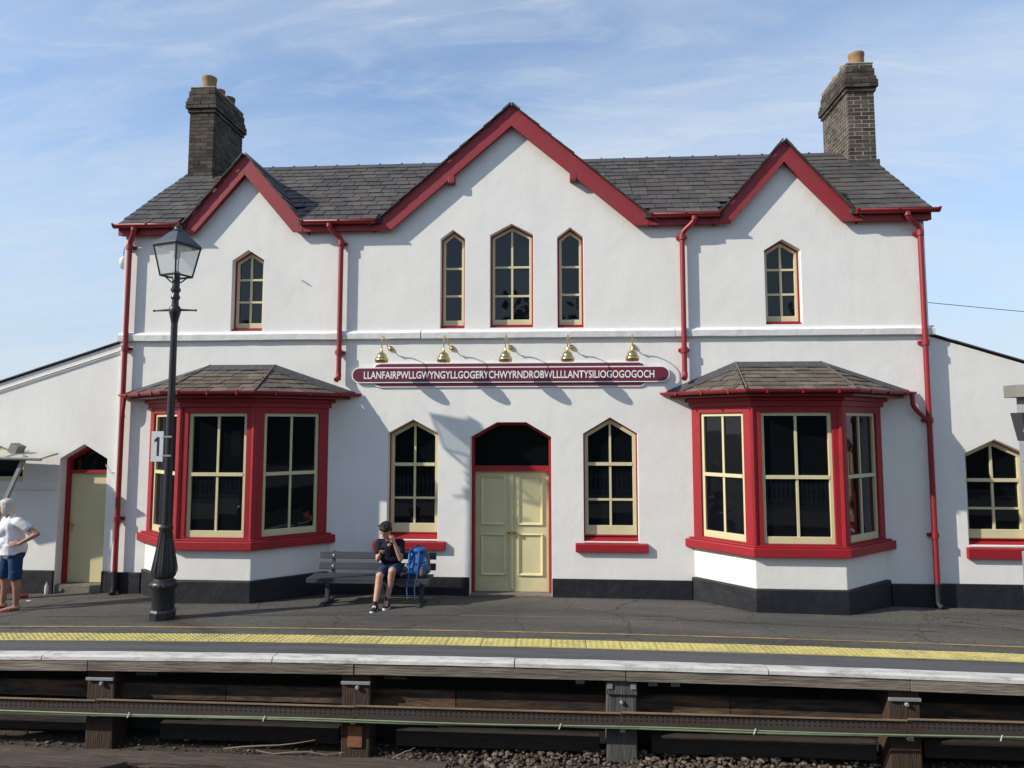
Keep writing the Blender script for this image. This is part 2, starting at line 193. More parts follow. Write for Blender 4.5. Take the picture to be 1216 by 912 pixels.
# ------------------------------------------------------------------ mesh helpers
EDGE_ON = False
class Frame:
    """a vertical working plane: u along it, z up, n out of it"""
    def __init__(s, O, U):
        s.O = Vector(O); s.U = Vector((U[0], U[1], 0)).normalized(); s.N = Vector((s.U.y, -s.U.x, 0))
    def __call__(s, u, z, n=0.0):
        p = s.O + s.U * u + s.N * n; return (p.x, p.y, s.O.z + z)
FAC = Frame((0, 0, 0), (1, 0))
class MB:
    def __init__(s): s.v = []; s.f = []
    def add(s, vs, fs):
        b = len(s.v); s.v += [tuple(p) for p in vs]; s.f += [tuple(b + i for i in f) for f in fs]; return s
    def box(s, x0, x1, y0, y1, z0, z1):
        return s.add([(x0,y0,z0),(x1,y0,z0),(x1,y1,z0),(x0,y1,z0),(x0,y0,z1),(x1,y0,z1),(x1,y1,z1),(x0,y1,z1)],
                     [(3,2,1,0),(4,5,6,7),(0,1,5,4),(1,2,6,5),(2,3,7,6),(3,0,4,7)])
    def obox(s, c, ax, ay, az):
        c = Vector(c); ax = Vector(ax); ay = Vector(ay); az = Vector(az); vs = []
        for k in (-1, 1):
            for i, j in ((-1,-1),(1,-1),(1,1),(-1,1)): vs.append(c + ax*i + ay*j + az*k)
        return s.add(vs, [(3,2,1,0),(4,5,6,7),(0,1,5,4),(1,2,6,5),(2,3,7,6),(3,0,4,7)])
    def prism(s, poly, n0, n1, fr=FAC):
        k = len(poly); a = [fr(u, z, n1) for u, z in poly]; b = [fr(u, z, n0) for u, z in poly]
        return s.add(a + b, [tuple(range(k)), tuple(range(2*k-1, k-1, -1))] + [(i, k+i, k+(i+1) % k, (i+1) % k) for i in range(k)])
    def hprism(s, poly, z0, z1):
        k = len(poly); return s.add([(x,y,z1) for x,y in poly] + [(x,y,z0) for x,y in poly],
            [tuple(range(k)), tuple(range(2*k-1, k-1, -1))] + [(i, k+i, k+(i+1) % k, (i+1) % k) for i in range(k)])
    def ring(s, outer, inner, n0, n1, fr=FAC):
        k = len(outer); vs = [fr(u,z,n1) for u,z in outer] + [fr(u,z,n1) for u,z in inner] + [fr(u,z,n0) for u,z in outer] + [fr(u,z,n0) for u,z in inner]
        fs = []
        for i in range(k):
            j = (i+1) % k
            fs += [(i, j, k+j, k+i), (k+i, k+j, 3*k+j, 3*k+i), (i, 2*k+i, 2*k+j, j), (2*k+i, 3*k+i, 3*k+j, 2*k+j)]
        return s.add(vs, fs)
    def wall(s, outer, holes, n0, n1, fr=FAC):
        loops = [outer] + holes; flat = [p for lp in loops for p in lp]
        tris = tessellate_polygon([[Vector((p[0], p[1], 0)) for p in lp] for lp in loops]); k = len(flat)
        fs = [tuple(t) for t in tris] + [tuple(k + i for i in reversed(t)) for t in tris]; b = 0
        for lp in loops:
            m = len(lp); fs += [(b+i, b+(i+1) % m, k+b+(i+1) % m, k+b+i) for i in range(m)]; b += m
        return s.add([fr(u,z,n1) for u,z in flat] + [fr(u,z,n0) for u,z in flat], fs)
    def tube(s, pts, r, n=10, caps=True):
        pts = [Vector(p) for p in pts]; k = len(pts); rs = r if isinstance(r, (list, tuple)) else [r]*k
        ref = None; base = len(s.v)
        for i, p in enumerate(pts):
            d = (pts[min(i+1, k-1)] - pts[max(i-1, 0)]).normalized()
            if ref is None: ref = d.orthogonal().normalized()
            ref = (ref - d*ref.dot(d)).normalized(); bi = d.cross(ref)
            s.v += [tuple(p + (ref*math.cos(2*math.pi*j/n) + bi*math.sin(2*math.pi*j/n))*rs[i]) for j in range(n)]
        for i in range(k-1):
            for j in range(n): s.f.append((base+i*n+j, base+i*n+(j+1) % n, base+(i+1)*n+(j+1) % n, base+(i+1)*n+j))
        if caps: s.f.append(tuple(base+j for j in reversed(range(n)))); s.f.append(tuple(base+(k-1)*n+j for j in range(n)))
        return s
    def lathe(s, prof, c=(0,0,0), n=20, axis=None, close=True):
        c = Vector(c); A = Vector(axis or (0,0,1)).normalized(); X = A.orthogonal().normalized() if axis else Vector((1,0,0)); Y = A.cross(X); base = len(s.v); k = len(prof)
        for r, z in prof: s.v += [tuple(c + A*z + (X*math.cos(2*math.pi*j/n) + Y*math.sin(2*math.pi*j/n))*r) for j in range(n)]
        for i in range(k-1):
            for j in range(n): s.f.append((base+i*n+j, base+i*n+(j+1) % n, base+(i+1)*n+(j+1) % n, base+(i+1)*n+j))
        if close: s.f.append(tuple(base+j for j in reversed(range(n)))); s.f.append(tuple(base+(k-1)*n+j for j in range(n)))
        return s
    def capsule(s, p0, p1, r0, r1, n=12):
        p0 = Vector(p0); p1 = Vector(p1); d = p1 - p0; L = max(d.length, 1e-5); pr = [(r0*math.cos(a), r0*math.sin(a)) for a in np.linspace(-math.pi/2*0.98, 0, 5)]
        pr += [(r1*math.cos(a), L + r1*math.sin(a)) for a in np.linspace(0, math.pi/2*0.98, 5)]
        return s.lathe(pr, p0, n, axis=d if d.length > 1e-4 else (0,0,1))
    def ell(s, c, r, rot=None, n=16):
        m = MB(); m.lathe([(math.cos(a), math.sin(a)) for a in np.linspace(-math.pi/2*0.99, math.pi/2*0.99, 11)], n=n)
        R = rot.to_matrix() if rot else Matrix.Identity(3); c = Vector(c)
        return s.add([c + R @ Vector((v[0]*r[0], v[1]*r[1], v[2]*r[2])) for v in m.v], m.f)
    def mesh(s, name, m, smooth=False):
        me = bpy.data.meshes.new(name); me.from_pydata(s.v, [], s.f); me.materials.append(M[m] if isinstance(m, str) else m)
        if smooth: me.polygons.foreach_set('use_smooth', [True]*len(me.polygons))
        me.update(); return me
    def build(s, name, m, parent=None, smooth=False, bevel=0.0, kind=None, fixn=True):
        me = s.mesh(name, m, smooth)
        if EDGE_ON: me.transform(EDGE_M)
        if fixn:
            import bmesh
            bm = bmesh.new(); bm.from_mesh(me); bmesh.ops.recalc_face_normals(bm, faces=bm.faces); bm.to_mesh(me); bm.free()
        o = link(name, me, parent)
        if bevel:
            b = o.modifiers.new('bevel', 'BEVEL'); b.width = bevel; b.segments = 2; b.limit_method = 'ANGLE'; b.angle_limit = math.radians(35)
        if smooth and not bevel: auto(o)
        if kind: o['kind'] = kind
        return o
def auto(o, ang=38):
    me = o.data
    try: me.set_sharp_from_angle(angle=math.radians(ang))
    except Exception: pass
WL = {}
def link(name, me, parent=None):
    o = bpy.data.objects.new(name, me); COL.objects.link(o)
    if parent is not None:
        o.parent = parent; w = WL.get(parent.name, Vector((0,0,0))); o.location = -w
    return o
def thing(name, label, cat, loc=(0,0,0), group=None):
    o = bpy.data.objects.new(name, None); COL.objects.link(o); o.location = loc; o.empty_display_size = 0.2
    WL[o.name] = Vector(loc); o['label'] = label; o['category'] = cat
    if group: o['group'] = group
    return o
def tag(o, label, cat, group=None):
    o['label'] = label; o['category'] = cat
    if group: o['group'] = group
    return o
def clip(poly, cp):
    """convex clip of poly by the counter-clockwise convex polygon cp"""
    outp = list(poly)
    for i in range(len(cp)):
        a = cp[i]; b = cp[(i+1) % len(cp)]; inp = outp; outp = []
        if not inp: break
        sd_ = lambda p: (b[0]-a[0])*(p[1]-a[1]) - (b[1]-a[1])*(p[0]-a[0])
        for j in range(len(inp)):
            p, q = inp[j], inp[(j+1) % len(inp)]; sp_, sq = sd_(p), sd_(q)
            if sp_ >= 0: outp.append(p)
            if (sp_ >= 0) != (sq >= 0):
                t_ = sp_/(sp_-sq); outp.append((p[0]+(q[0]-p[0])*t_, p[1]+(q[1]-p[1])*t_))
    return outp
def inset(poly, d):
    k = len(poly); res = []
    for i in range(k):
        p0 = Vector(poly[i-1]); p1 = Vector(poly[i]); p2 = Vector(poly[(i+1) % k])
        e1 = (p1-p0).normalized(); e2 = (p2-p1).normalized(); n1 = Vector((-e1.y, e1.x)); n2 = Vector((-e2.y, e2.x))
        bi = (n1+n2); bi = bi / max(0.2, bi.dot(n1)); res.append(tuple(p1 + bi*d))
    return res
CF = .05
def gz(x, y=0.0): return (-0.0015*(x+0.8)**2 if abs(x+0.8) < 12 else -0.216) + CF*max(0.0, -y)     # sags to both ends, rises towards the track
EDGE = []                                                                                        # pieces of the platform edge
EDGE_M = Matrix.Translation((0, -.8144, .1889)) @ Matrix.Scale(.929, 4)

# ================================================================== SETTING
def strip(y0, y1, xs, dz, thick=None):
    m = MB(); k = len(xs)
    ys = [y0, 0.0, y1] if y1 > 0 else [y0, y1]
    m.add([(x, y, gz(x, y)+dz) for y in ys for x in xs], [(j*k+i, j*k+i+1, (j+1)*k+i+1, (j+1)*k+i) for j in range(len(ys)-1) for i in range(k-1)])
    if thick: m.add([(x, y0, gz(x, y0)+dz) for x in xs] + [(x, y0, gz(x, y0)+dz-thick) for x in xs], [(k+i, k+i+1, i+1, i) for i in range(k-1)])
    return m
gnd = MB(); gnd.add([(-900,-900,-.852),(900,-900,-.852),(900,900,-.852),(-900,900,-.852)], [(0,1,2,3)])
gr = gnd.build('ground', 'soil'); gr['kind'] = 'structure'
XS = list(np.linspace(-34, 34, 137))
platform = strip(-3.585, 9.0, XS, 0.0, 0.09).build('platform', 'asphalt', fixn=False); platform['kind'] = 'structure'
strip(-3.612, -3.16, XS, 0.004).build('edge_paving', 'edge_pave', platform, fixn=False)
strip(-2.40, -2.355, XS, 0.004).build('yellow_line', 'yellow_line', platform, fixn=False)
# blister paving: 0.4 m slabs
tm = MB(); tm.box(-0.197, 0.197, -0.175, 0.175, -0.03, 0.008)
for i in range(6):
    for j in range(5):
        cx_, cy_ = -0.165+i*0.066, -0.136+j*0.068
        tm.add([(cx_-.020,cy_-.020,.008),(cx_+.020,cy_-.020,.008),(cx_+.020,cy_+.020,.008),(cx_-.020,cy_+.020,.008),(cx_-.010,cy_-.010,.0145),(cx_+.010,cy_-.010,.0145),(cx_+.010,cy_+.010,.0145),(cx_-.010,cy_+.010,.0145)],
               [(4,5,6,7),(0,1,5,4),(1,2,6,5),(2,3,7,6),(3,0,4,7)])
tme = tm.mesh('paving_slab', 'yellow')
for i in range(-24, 25):
    x = i*0.402-0.35; o = link('paving_slab', tme, platform); yy_ = -2.915+random.uniform(-.003,.003); o.location = (x, yy_, gz(x, yy_)+random.uniform(-.002,.002)); o.rotation_euler = (-CF, -(gz(x+.1)-gz(x-.1))/.2, random.uniform(-.006,.006))
EDGE_ON = True
# white edge coping with its joints, timber edge beam below
jx = [-11.75, -8.95, -6.15, -3.36, -0.56, 2.24, 5.05, 7.85, 10.65]
for a, b in zip(jx[:-1], jx[1:]):
    x0, x1 = a+.006, b-.006; xs = np.linspace(x0, x1, 8); m = MB()
    prof = [(-3.015, .010), (-3.150, .010), (-3.176, -.006), (-3.182, -.042), (-3.015, -.05)]
    for x in xs: m.v += [(x, py+random.uniform(-.002,.002), gz(x)+pz+random.uniform(-.0015,.0015)) for py, pz in prof]
    for i in range(7):
        for j in range(5): m.f.append((i*5+j, (i+1)*5+j, (i+1)*5+(j+1) % 5, i*5+(j+1) % 5))
    m.f += [tuple(range(5)), tuple(range(39, 34, -1))]
    EDGE.append(m.build('coping_slab', 'white_edge', platform))
bx_ = [-11.7, -8.65, -5.58, -2.40, 0.684, 3.74, 6.8, 9.9]
for a, b in zip(bx_[:-1], bx_[1:]):
    x0, x1 = a+.005, b-.005; d = random.uniform(-.008, .008); m = MB(); xs = [x0, (x0+x1)/2, x1]
    for i in range(2): m.add([(xs[i], -3.176+d, gz(xs[i])-.165), (xs[i+1], -3.176+d, gz(xs[i+1])-.165), (xs[i+1], -2.95, gz(xs[i+1])-.165), (xs[i], -2.95, gz(xs[i])-.165),
        (xs[i], -3.176+d, gz(xs[i])-.052), (xs[i+1], -3.176+d, gz(xs[i+1])-.052), (xs[i+1], -2.95, gz(xs[i+1])-.052), (xs[i], -2.95, gz(xs[i])-.052)],
        [(3,2,1,0),(4,5,6,7),(0,1,5,4),(2,3,7,6)] + ([(3,0,4,7)] if i == 0 else [(1,2,6,5)]))
    EDGE.append(m.build('edge_beam', 'beam', platform))
# trestle posts
pc = [-8.55, -5.46, -2.39, 0.64, 3.70, 6.78]
for i, x in enumerate(pc):
    w = .168; top = gz(x)-.17; gm = 'post_grey' if i == 3 else 'post'
    p = MB().box(x-w, x+w, -3.09, -2.78, -1.15, top-.001).build('timber_post', gm, platform, bevel=.012)
    if i == 3:
        MB().box(x-w-.004, x+w+.004, -3.12, -3.091, top-.16, top-.02).build('plate', 'post_grey', p, bevel=.004)
        for dx_ in (-.13, .13): MB().box(x+dx_-.03, x+dx_+.03, -3.135, -3.121, top-.095, top-.035).build('washer', 'galv', p, bevel=.003)
        MB().lathe([(.022, 0), (.022, .02), (.014, .03)], (x, -3.092, top-.25), 10, (0,-1,0)).build('bolt', 'galv', p, True)
    else:
        MB().box(x-.17, x+.17, -3.125, -3.091, top-.125, top-.09).build('plate', 'galv', p, bevel=.004)
        MB().lathe([(.026, 0), (.026, .025), (.016, .04)], (x+.02, -3.092, top-.16), 10, (0,-1,0)).build('bolt', 'galv', p, True)
    if i == 2: MB().box(x-.085, x+.085, -3.112, -3.091, -.995, -.76).build('rust_plate', 'rust', p, bevel=.004)
for x in (-4.95, -2.0+.05, .18, 1.0, 1.25): MB().box(x-.05 if x > 0 else x-.13, x+.05 if x > 0 else x+.13, -3.02, -3.0, gz(x)-.26, gz(x)-.168).build('hanger_plate', 'galv' if x > 0 else 'post_grey', platform)
# back planking under the deck
for r, (z0, z1) in enumerate([(-.36,-.18), (-.56,-.37), (-.77,-.57), (-1.0,-.78), (-1.14,-1.01)]):
    for i in range(len(pc)-1):
        sp2 = random.uniform(-.5, .5) if r % 2 else 0; y = -2.62-(.30 if r == 1 else .10 if r == 3 else 0)-random.uniform(0, .03)
        xm = (pc[i]+pc[i+1])/2+sp2
        for a, b in ((pc[i]+.004, xm-.006), (xm+.006, pc[i+1]-.004)): MB().box(a, b, y, y+.06, z0+random.uniform(0,.012)-.03, z1-random.uniform(0,.012)-.03).build('plank', 'plank_brown' if r == 1 else 'plank', platform)
# low timbers lying at the foot
for (a, b, y, zt, h) in ((-6.9, -5.62, -2.96, -.80, .17), (-4.78, -2.62, -2.97, -.84, .19), (-1.95, .40, -2.96, -.85, .18), (.98, 3.45, -2.95, -.83, .2), (3.95, 6.5, -2.96, -.80, .18)):
    m = MB().box(a, b, y, y+.09, zt-h, zt); m.build('foot_board', 'plank', platform, bevel=.01)

# slotted cable tray in front of the posts, with cables
tray = thing('cable_tray', 'rusty slotted cable tray running along the platform face', 'cable tray', (0, -3.2, -.6))
segs = [(-11.6, -5.42), (-5.41, -2.36), (-2.35, .62), (.63, 3.66), (3.67, 9.8)]
for i, (a, b) in enumerate(segs):
    zt = -.50+.014*((a+b)/2+5)/5; zb = zt
    sec = MB(); sec.box(a, b, -3.225, -3.219, zb-.16, zb-.006); s_ = sec.build('side_rail', 'tray', tray)
    MB().box(a, b, -3.248, -3.218, zb-.005, zb+.005).build('top_flange', 'flange', s_)
    MB().box(a, b, -3.219, -3.10, zb-.166, zb-.16).build('tray_base', 'tray', s_)
    hl = MB(); x = a+.04
    while x < b-.04:
        for (zz, w_) in ((zb-.045, .013), (zb-.085, .009)): hl.box(x-w_, x+w_, -3.2265, -3.2252, zz-.009, zz+.009)
        x += .058
    hl.build('slots', 'black', s_, kind='stuff')
    # tray arm bearing on each post
for x in pc[:5]: MB().box(x-.03, x+.03, -3.215, -3.091, -.70, -.665).build('bracket', 'galv', tray)
for k, (dz_, dy_) in enumerate(((0, -3.252), (-.017, -3.247))):
    pts = [(x, dy_+.004*math.sin(x*1.1+k*2), -.645+.014*(x+5)/5+dz_+.006*math.sin(x*1.6+k)) for x in np.linspace(-11.5, 9.7, 70)]
    c_ = tag(MB().tube(pts, .0095, 6).build('cable', 'cable', None, True), 'upper green cable tied along the slotted tray' if k == 0 else 'lower green cable tied along the slotted tray', 'cable', 'green cables on the tray')
    if k == 0:
        for x in (-5.0, -3.4, -.05, 2.05, 4.6): MB().obox((x,-3.266,-.648+.014*(x+5)/5), (.006,0,.002), (0,.002,0), (.010,0,.030)).build('cable_tie', 'tie', c_)

# baulks, ballast, litter of twigs at the foot of the platform
b1 = MB(); xs = np.linspace(-9, -1.3, 24)
for x in xs:
    q = random.uniform(-.008, .008); b1.v += [(x, -3.52+q, -1.13), (x, -3.52+q, -1.052+q), (x, -3.25+q, -1.045+q), (x, -3.25, -1.13)]
for i in range(23):
    for j in range(4): b1.f.append((i*4+j, (i+1)*4+j, (i+1)*4+(j+1) % 4, i*4+(j+1) % 4))
b1.f += [(0,1,2,3), tuple(range(95, 91, -1))]
tag(b1.build('timber_baulk', 'baulk'), 'long weathered timber baulk lying on the ground along the platform foot', 'timber')
b2 = MB(); b2.prism([(-9, -3.60), (-4.95, -3.60), (-4.78, -3.49), (-9, -3.46)], 0, .001); b2 = MB()
b2.hprism([(-9, -3.72), (-5.02, -3.73), (-4.80, -3.56), (-9, -3.545)], -1.12, -1.02)
tag(b2.build('broken_plank', 'baulk', bevel=.008), 'short split plank with a broken pale end below the platform at left', 'plank')
def stones(name, n, xr, yfun, zfun, smin, smax, m, label, cat, edge=True):
    t_ = (1+5**.5)/2; iv = np.array([(-1,t_,0),(1,t_,0),(-1,-t_,0),(1,-t_,0),(0,-1,t_),(0,1,t_),(0,-1,-t_),(0,1,-t_),(t_,0,-1),(t_,0,1),(-t_,0,-1),(-t_,0,1)])/1.9
    ifc = np.array([(0,11,5),(0,5,1),(0,1,7),(0,7,10),(0,10,11),(1,5,9),(5,11,4),(11,10,2),(10,7,6),(7,1,8),(3,9,4),(3,4,2),(3,2,6),(3,6,8),(3,8,9),(4,9,5),(2,4,11),(6,2,10),(8,6,7),(9,8,1)])
    V = []; Fc = []
    for i in range(n):
        x = rng.uniform(*xr); y = yfun(x); s_ = rng.uniform(smin, smax); v = iv*rng.uniform(.65, 1.25, (12, 1))*np.array([rng.uniform(.8,1.5), rng.uniform(.7,1.2), rng.uniform(.5,.9)])*s_
        a = rng.uniform(0, 6.28); R_ = np.array([[math.cos(a),-math.sin(a),0],[math.sin(a),math.cos(a),0],[0,0,1]]); v = v@R_.T + np.array([x, y, zfun(x, y)])
        Fc.append(ifc+12*i); V.append(v)
    V = np.concatenate(V); V = V*.929+np.array([0,-.8144,.1889]) if edge else V; Fc = np.concatenate(Fc); me = bpy.data.meshes.new(name); me.from_pydata(V.tolist(), [], Fc.tolist()); me.materials.append(M[m])
    o = link(name, me); o['kind'] = 'stuff'; o['label'] = label; o['category'] = cat; return o
bz = lambda x, y: -1.115 + (max(0, min(1, (x+1.5)/1.2))-max(0, min(1, (x-2.2)/1.5)))*(.075 if y > -3.5 else .05) + rng.uniform(-.02, .02) - max(0, (-3.45-y))*.05
stones('ballast', 7000, (-2.2, 9.0), lambda x: rng.uniform(-4.6, -2.9), bz, .011, .036, 'stone', 'loose pale stone ballast beside the platform foot', 'ballast')
stones('gravel', 5200, (-9.5, 9.0), lambda x: rng.uniform(-4.8, -2.75), lambda x, y: -1.105+rng.uniform(-.012,.012), .008, .022, 'stone', 'fine brown gravel and dirt at the platform foot', 'gravel')
def wallbase(x):
    for (a_, b_, c_, d_) in ((-6.83,-5.87,-4.69,-3.80), (2.02,2.745,4.01,4.91)):
        if a_ < x < d_: return -.05-.80*min(1, (x-a_)/(b_-a_), (d_-x)/(d_-c_))
    return -.045
def grit_y(x): return wallbase(x)-.02-abs(rng.normal(0, .07))
stones('grit', 900, (-11, 9.5), grit_y, lambda x, y: gz(x, y)+.002, .003, .011, 'stone', 'fine grit and leaf litter gathered along the foot of the wall', 'grit', edge=False)
stones('crumbs', 260, (-9, 8), lambda x: rng.uniform(-2.9, -.2), lambda x, y: gz(x, y)+.001, .003, .007, 'stone', 'scattered stone crumbs on the platform asphalt', 'grit', edge=False)
for (a, b, r, lb) in (((-3.9, -3.18, -1.02), (-2.85, -3.12, -.93), .009, 'long dry stick leaning on the boards left of the rust plate'), ((-3.5, -3.22, -1.03), (-2.5, -3.16, -1.04), .008, 'dry stick lying flat left of the rust plate'),
                      ((-1.95, -3.22, -1.06), (-1.68, -3.18, -.94), .007, 'short dry twig standing up right of the rust plate')):
    A, B = Vector(a), Vector(b); pts = [A.lerp(B, t_)+Vector((0, 0, random.uniform(-.02,.02))) for t_ in np.linspace(0, 1, 6)]
    tag(MB().tube(pts, [r, r, r*.9, r*.8, r*.6, r*.4], 6).build('stick', 'twig', None, True), lb, 'stick', 'sticks by the platform foot')

EDGE_ON = False
# drain slot in the asphalt
dr = MB(); dr.box(-1.41, 1.51, -1.497, -1.467, .03, gz(0,-1.47)+.003); d_ = dr.build('drain_channel', 'grate', platform)
db = MB()
for i in range(74):
    x = -1.39+i*.0392
    db.box(x, x+.016, -1.494, -1.470, gz(0,-1.47)+.0031, gz(0,-1.47)+(.0062 if i < 28 else .0045))
db.build('grate_bars', 'galv', d_, kind='stuff')
# asphalt trench seam
sm = MB()
for (a, b, y0, y1) in ((-7.3, -1.46, -1.80, -1.48), (1.52, 4.85, -1.48, -1.72)):
    xs = np.linspace(a, b, 24)
    for i in range(23):
        u0 = y0+(y1-y0)*i/23; u1 = y0+(y1-y0)*(i+1)/23
        sm.add([(xs[i], u0-.009+random.uniform(-.004,.004), gz(xs[i],u0)+.003), (xs[i+1], u1-.009, gz(xs[i+1],u1)+.003), (xs[i+1], u1+.009, gz(xs[i+1],u1)+.003), (xs[i], u0+.009, gz(xs[i],u0)+.003)], [(0,1,2,3)])
sm.build('asphalt_seam', 'grate', platform, fixn=False)
# sunken trench lines by the right downpipe
MB().add([(x, y, gz(x,y)+.003) for x, y in ((5.35,-1.06),(5.38,-1.05),(5.98,-1.37),(5.94,-1.38))], [(0,1,2,3)]).add([(x, y, gz(x,y)+.003) for x, y in ((5.0,-1.30),(6.5,-1.52),(6.5,-1.535),(5.0,-1.315))], [(0,1,2,3)]).build('asphalt_seam', 'grate', platform, fixn=False)
lm = MB()
for i in range(26):
    x, y = 5.35+rng.normal(0,.28), -.85+rng.normal(0,.14); a_ = rng.uniform(0,6.28); L_ = rng.uniform(.012,.035); z = gz(x,y)+.004; d = Vector((math.cos(a_),math.sin(a_),0))*L_; e = Vector((-d.y,d.x,0))*.4; c_ = Vector((x,y,z)); up_ = Vector((0,0,rng.uniform(.004,.012)))
    lm.add([c_-d, c_+e+up_, c_+d, c_-e+up_], [(0,1,2),(0,2,3)])
lo = lm.build('dead_leaves', 'dead_leaf', fixn=False); lo['kind'] = 'stuff'; lo['label'] = 'dry brown leaves scattered on the asphalt below the right downpipe'; lo['category'] = 'leaves'

# ================================================================== STATION BUILDING
B = thing('station_building', 'white rendered railway station house with red trim, gables and bay windows', 'building', (-.85, 0, 0))
XL, XR = -7.40, 5.69
RS = .766; RY0, RZ0 = -.17, 6.03; RYR = 2.13; ridge_z = RZ0+RS*(RYR-RY0)
roofz = lambda y: RZ0+RS*(y-RY0)
GAB = [(-5.295, 7.235, 1.17, 1.085), (-.81, 7.945, .862, 2.28), (3.54, 7.225, 1.14, 1.095)]     # apex x, apex z, slope, half width
def pt(x0, x1, z0, zs, za): return [(x0,z0),(x1,z0),(x1,zs),((x0+x1)/2,za),(x0,zs)]
WIN = {'UL': pt(-5.51,-4.97,4.235,5.43,5.605), 'UR': pt(3.22,3.785,4.26,5.455,5.628), 'Ua': pt(-1.985,-1.582,4.245,5.735,5.885), 'Ub': pt(-1.167,-.465,4.25,5.78,5.965), 'Uc': pt(-.07,.35,4.24,5.725,5.887),
       'GL': pt(-2.82,-2.0,.86,2.545,2.765), 'GR': pt(.325,1.178,.86,2.54,2.795)}
DOOR = [(-1.478,.0),(-.183,.0),(-.183,2.486),(-.58,2.72),(-1.053,2.72),(-1.478,2.486)]
outer = [(XL,-.3),(XR,-.3),(XR,5.93)]
for (ax, az, sl, hw) in reversed(GAB):
    wz = az-.16; outer += [(ax+(wz-5.93)/sl, 5.93), (ax, wz), (ax-(wz-5.93)/sl, 5.93)]
outer += [(XL,5.93)]
holes = [list(reversed(w)) for w in WIN.values()]; DH = [(u, z if z > .01 else -.29) for u, z in DOOR]
fw = MB().wall(outer, holes+[list(reversed(DH))], -.34, 0.0).build('front_wall', 'render', B, bevel=.018)
# side and back walls (the gable ends rise under the roof)
for (x0, x1) in ((XL, XL+.3), (XR-.3, XR)):
    y0, y1 = .341, 4.0; mid = RYR
    m = MB(); pl = [(y0,-.3),(y1,-.3),(y1,roofz(2*mid-y1)-.12),(mid,ridge_z-.14),(y0,roofz(y0)-.12)]; k = 5
    m.add([(x0,y,z) for y,z in pl]+[(x1,y,z) for y,z in pl], [tuple(range(5)), (9,8,7,6,5)]+[(i,(i+1)%5,5+(i+1)%5,5+i) for i in range(5)]); m.build('side_wall', 'render', B)
MB().box(XL+.301, XR-.301, 3.7, 4.0, -.3, 5.7).build('back_wall', 'render', B)
# wings
lw_ho = [pt(-8.40,-7.585,-.29,2.115,2.352)]; lw_win = [(-10.3,1.735),(-9.05,1.735),(-9.05,2.15),(-9.68,2.4),(-10.3,2.15)]
WL_FR = Frame((0,.06,0),(1,0))
MB().wall([(-12.2,-.3),(-7.401,-.3),(-7.401,4.068),(-12.2,2.548)], [list(reversed(lw_ho[0])), list(reversed(lw_win))], -.32, 0, WL_FR).build('wing_wall', 'render', B, bevel=.015)
RW = pt(6.16,7.06,.86,2.235,2.448)
MB().wall([(5.691,-.3),(10.4,-.3),(10.4,2.568),(5.691,4.073)], [list(reversed(RW))], -.32, 0, WL_FR).build('wing_wall', 'render', B, bevel=.015)
MB().box(-12.2,-11.9,.381,4.0,-.3,2.5).build('wing_side_wall','render',B); MB().box(10.1,10.4,.381,4.0,-.3,2.5).build('wing_side_wall','render',B)
for (xa, za_, xb, zb_) in ((-12.3, 2.52, -7.405, 4.065), (5.695, 4.075, 10.5, 2.54)):
    rw = MB(); rw.add([(xa,.07,za_),(xb,.07,zb_),(xb,4.1,zb_),(xa,4.1,za_),(xa,.07,za_+.02),(xb,.07,zb_+.02),(xb,4.1,zb_+.02),(xa,4.1,za_+.02)], [(3,2,1,0),(4,5,6,7),(0,1,5,4),(1,2,6,5),(2,3,7,6),(3,0,4,7)])
    r_ = rw.build('wing_roof', 'deck', B)
    k = 13                                                     # verge slates along the sloping top
    for i in range(k):
        t0, t1 = i/k, (i+1)/k; p0 = Vector((xa,-.02,za_)).lerp(Vector((xb,-.02,zb_)), t0); p1 = Vector((xa,-.02,za_)).lerp(Vector((xb,-.02,zb_)), t1); d = (p1-p0).normalized(); up = Vector((-d.z,0,d.x))
        MB().obox((p0+p1)/2+up*(.029+random.uniform(0,.005))+Vector((0,.24,0)), d*((p1-p0).length/2-.004), (0,.20,0), up*.008).build('slate', 'slate', r_)
# string course
def band(a, b): 
    m = MB(); xs = np.linspace(a, b, max(2, int((b-a)/.25)))
    for x in xs: m.v += [(x, y+random.uniform(-.003,.003), z+random.uniform(-.004,.004)) for y, z in ((-.004,4.07),(-.065,4.08),(-.075,4.17),(-.03,4.215),(-.001,4.22))]
    k = len(xs)
    for i in range(k-1):
        for j in range(5): m.f.append((i*5+j,(i+1)*5+j,(i+1)*5+(j+1)%5,i*5+(j+1)%5))
    m.f += [tuple(range(5)), tuple(range(5*k-1,5*k-6,-1))]; m.build('string_course', 'render_band', B, True)
band(-7.42, -2.3); band(-2.285, 1.78); band(1.79, 5.75)
# plinth
for (a, b, f_) in ((XL-.01, -6.87, FAC), (-3.72, -1.482, FAC), (-.178, 1.985, FAC), (4.955, XR+.01, FAC), (-12.2, -8.404, WL_FR), (-7.581, XL-.012, WL_FR), (XR+.012, 10.4, WL_FR)):
    MB().prism([(a,-.28),(b,-.28),(b,.285),(a,.285)], .0015, .035, f_).build('plinth', 'plinth', B, bevel=.012)
for w_ in (-1.478, -.183): pass
